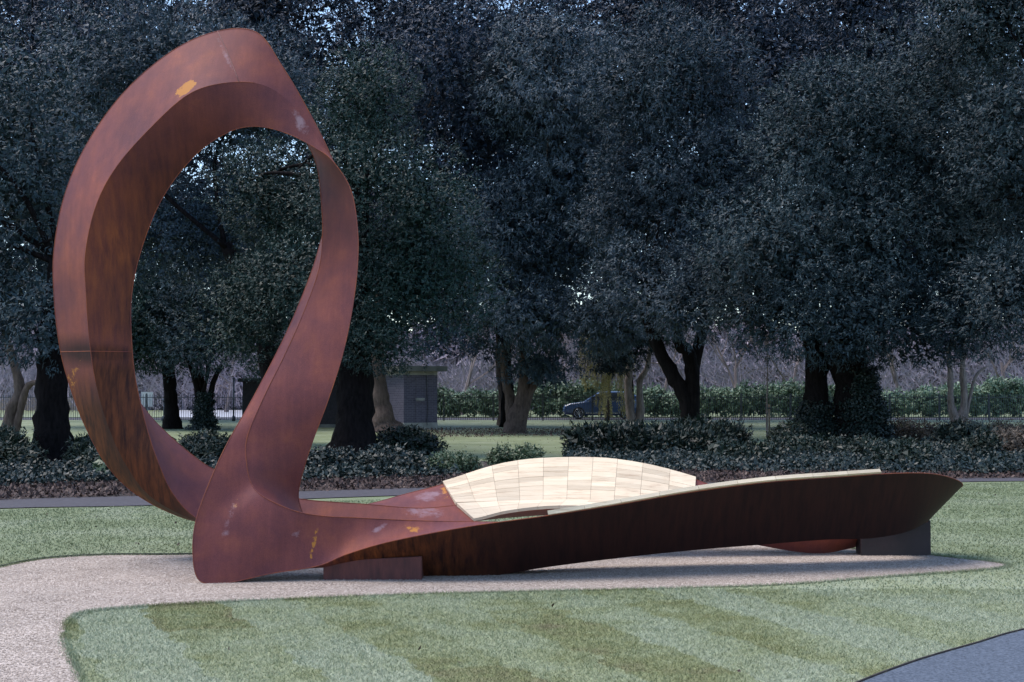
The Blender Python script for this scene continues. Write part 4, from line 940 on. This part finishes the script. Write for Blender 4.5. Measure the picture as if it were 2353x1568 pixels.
# tree stake
root = empty('tree_stake', (X(1766, 50.9), 50.9, 0), 'short timber stake beside the thin sapling', 'stake')
mb = MB(); mb.tube([(X(1767, 50.8), 50.8, 0), (X(1767, 50.8), 50.8, 1.15)], 0.035, 7); child(mb.build('pole', M['stake'], smooth=True), root)
mb = MB(); mb.box(X(1763, 50.9) - 0.05, X(1767, 50.9) + 0.05, 50.74, 50.98, 1.0, 1.05); child(mb.build('tie', M['iron']), root)
# paling fence beyond the left railings
def palings():
    d = 118.0; x0, x1 = X(-100, d), X(215, d); root = empty('paling_fence', (x0, d, 0), 'pinkish wooden paling fence beyond the railings at the far left', 'fence')
    n = int((x1 - x0) / 0.14); proto = None
    for i in range(n):
        if proto is None: proto = MB().box(0, 0.11, 0, 0.025, 0.05, 1.15).build('paling', M['paling']); o = proto
        else: o = proto.copy(); COL.objects.link(o)
        o.parent = root; o.location = (i * 0.14, 0, rng.uniform(-0.03, 0.06))
    child(MB().box(x0, x1, d + 0.03, d + 0.08, 0.3, 0.38).build('rail', M['paling']), root); child(MB().box(x0, x1, d + 0.03, d + 0.08, 0.85, 0.93).build('rail', M['paling']), root)
palings()

# ------------------------------------------------------------------ cars
def car(label, loc, rz, paint, Lc=4.55, Wc=1.85, Hc=1.62, group=None, name='parked_car', van=False):
    root = empty(name, loc, label, 'van' if van else 'car', group); root.rotation_euler = (0, 0, rz)
    def put(o): o.parent = root; return o
    # side profile, front at -x; (x, bottom, belt, roof or None)
    if van: prof = [(-2.28, .45, .75, 0), (-2.2, .3, .95, 0), (-1.7, .25, 1.10, 0), (-1.35, .25, 1.15, .15), (-0.8, .25, 1.15, .75), (-0.4, .25, 1.15, .82), (1.0, .25, 1.15, .84), (2.1, .25, 1.15, .82), (2.25, .3, 1.15, .74), (2.28, .45, 1.1, 0)]
    else: prof = [(-2.27, .42, .62, 0), (-2.2, .28, .78, 0), (-1.9, .24, .90, 0), (-1.25, .22, .99, 0), (-1.05, .22, 1.02, 0.02), (-0.35, .22, 1.04, .46), (0.1, .22, 1.05, .56), (0.8, .22, 1.06, .57), (1.5, .22, 1.08, .50), (1.95, .24, 1.10, .30), (2.18, .28, 1.08, .03), (2.26, .42, .95, 0)]
    hw = Wc / 2; V = []; ns = 9
    for x, zb, zt, rf in prof:
        k = 1 - 0.10 * (abs(x) / 2.27) ** 4
        top = zt + rf
        half = [(hw * k * 0.86, zb), (hw * k * 0.98, zb + 0.12), (hw * k, (zb + zt) / 2), (hw * k * 0.97, zt - 0.03), (hw * k * 0.93, zt), (hw * k * (0.93 - 0.26 * min(1, rf / .5)), top - 0.04 * min(1, rf * 4)), (hw * k * (0.80 - 0.30 * min(1, rf / .5)), top + 0.0)]
        ring = [(x, -a, z) for a, z in half] + [(x, 0, top + 0.02)] + [(x, a, z) for a, z in reversed(half)]
        V += ring
    m = 15; F = [(i * m + j, i * m + j + 1, (i + 1) * m + j + 1, (i + 1) * m + j) for i in range(len(prof) - 1) for j in range(m - 1)]
    F += [(i * m + m - 1, i * m, (i + 1) * m, (i + 1) * m + m - 1) for i in range(len(prof) - 1)]
    F += [tuple(range(m))[::-1], tuple((len(prof) - 1) * m + j for j in range(m))]
    put(build('body', V, F, paint, smooth=False))
    for sy in (-1, 1):
        yb, yt = sy * hw * 0.945, sy * hw * 0.735
        def pane(x0, x1, x0t, x1t, zt_):
            o = build('window', [(x0, yb, 1.07), (x1, yb, 1.08), (x1t, yt, zt_), (x0t, yt, zt_), (x0, yb - sy * 0.05, 1.07), (x1, yb - sy * 0.05, 1.08), (x1t, yt - sy * .05, zt_), (x0t, yt - sy * .05, zt_)],
                      [(0, 1, 2, 3), (4, 7, 6, 5), (0, 4, 5, 1), (1, 5, 6, 2), (2, 6, 7, 3), (3, 7, 4, 0)], M['glass']); put(o)
        if van: pane(-1.15, -0.2, -0.62, -0.2, 1.82)
        else:
            pane(-0.85, 0.18, -0.22, 0.18, 1.52); pane(0.24, 1.12, 0.24, 1.08, 1.53); pane(1.2, 1.85, 1.16, 1.5, 1.50)
            put(MB().box(-0.3, 1.6, yt + sy * 0.02 - 0.015, yt + sy * 0.02 + 0.015, 1.62, 1.65).build('roof_rail', M['chrome']))
            put(MB().box(-0.9, 1.9, sy * hw * 0.955 - 0.008, sy * hw * 0.955 + 0.008, 1.04, 1.065).build('trim', M['chrome']))
            put(MB().box(-1.0, 1.0, sy * hw * 0.99 - 0.01, sy * hw * 0.99 + 0.01, 0.33, 0.37).build('trim', M['chrome']))
        put(MB().box(-2.2, -1.98, sy * hw * 0.72 - 0.12, sy * hw * 0.72 + 0.12, 0.70, 0.84).build('headlight', M['clear_lamp']))
        put(MB().box(2.12, 2.27, sy * hw * 0.78 - 0.14, sy * hw * 0.78 + 0.14, 0.90, 1.06).build('tail_light', M['red_lamp']))
        put(MB().box(-0.78, -0.62, sy * hw * 1.02 - 0.07, sy * hw * 1.02 + 0.07, 1.04, 1.18).build('mirror', paint))
        for wx in (-1.42, 1.38):
            mb = MB(); mb.tube([(wx, sy * (hw - 0.20), .35), (wx, sy * (hw + 0.012), .35)], 0.35, 22); wh = put(mb.build('wheel', M['tyre']))
            mb = MB(); mb.tube([(wx, sy * (hw + 0.013), .35), (wx, sy * (hw + 0.02), .35)], 0.10, 12)
            for k in range(10):
                a = k * math.pi / 5; c, s_ = math.cos(a), math.sin(a)
                mb.tube([(wx + c * .06, sy * (hw + .018), .35 + s_ * .06), (wx + c * .25, sy * (hw + .018), .35 + s_ * .25)], 0.018, 4)
            mb.tube([(wx + math.cos(k * .3) * .25, sy * (hw + .016), .35 + math.sin(k * .3) * .25) for k in range(22)], 0.015, 4)
            r_ = mb.build('rim', M['rim']); r_.parent = wh
    ws = build('windscreen', [(-1.02, -0.66, 1.06), (-1.02, 0.66, 1.06), (-0.37, 0.54, 1.52), (-0.37, -0.54, 1.52), (-0.98, -0.66, 1.02), (-0.98, 0.66, 1.02), (-0.33, 0.54, 1.48), (-0.33, -0.54, 1.48)],
               [(0, 1, 2, 3), (7, 6, 5, 4), (0, 4, 5, 1), (1, 5, 6, 2), (2, 6, 7, 3), (3, 7, 4, 0)], M['glass']); put(ws)
    return root
car('dark blue estate style off roader parked beyond the railings facing left', (X(1383, 84), 84, 0.012), 0, M['car_blue'])
dc = 168
car('white van parked end on far beyond the loop', (X(519, dc), dc, 0), R(90), M['car_white'], van=True, name='parked_van')
car('blue grey car parked farthest left of the distant row', (X(442, dc), dc, 0), R(80), M['car_grey'], group='cars parked in the distance')
car('silver blue car between the plain trunk and the white van in the distance', (X(486, dc), dc, 0), R(95), M['car_white'], group='cars parked in the distance')
tag(MB().box(X(395, 150), X(600, 150), 150, 151.2, 0, 0.55).build('low_hedge', M['brown_leaf']), 'low brown clipped hedge in front of the distant parked cars', 'hedge')
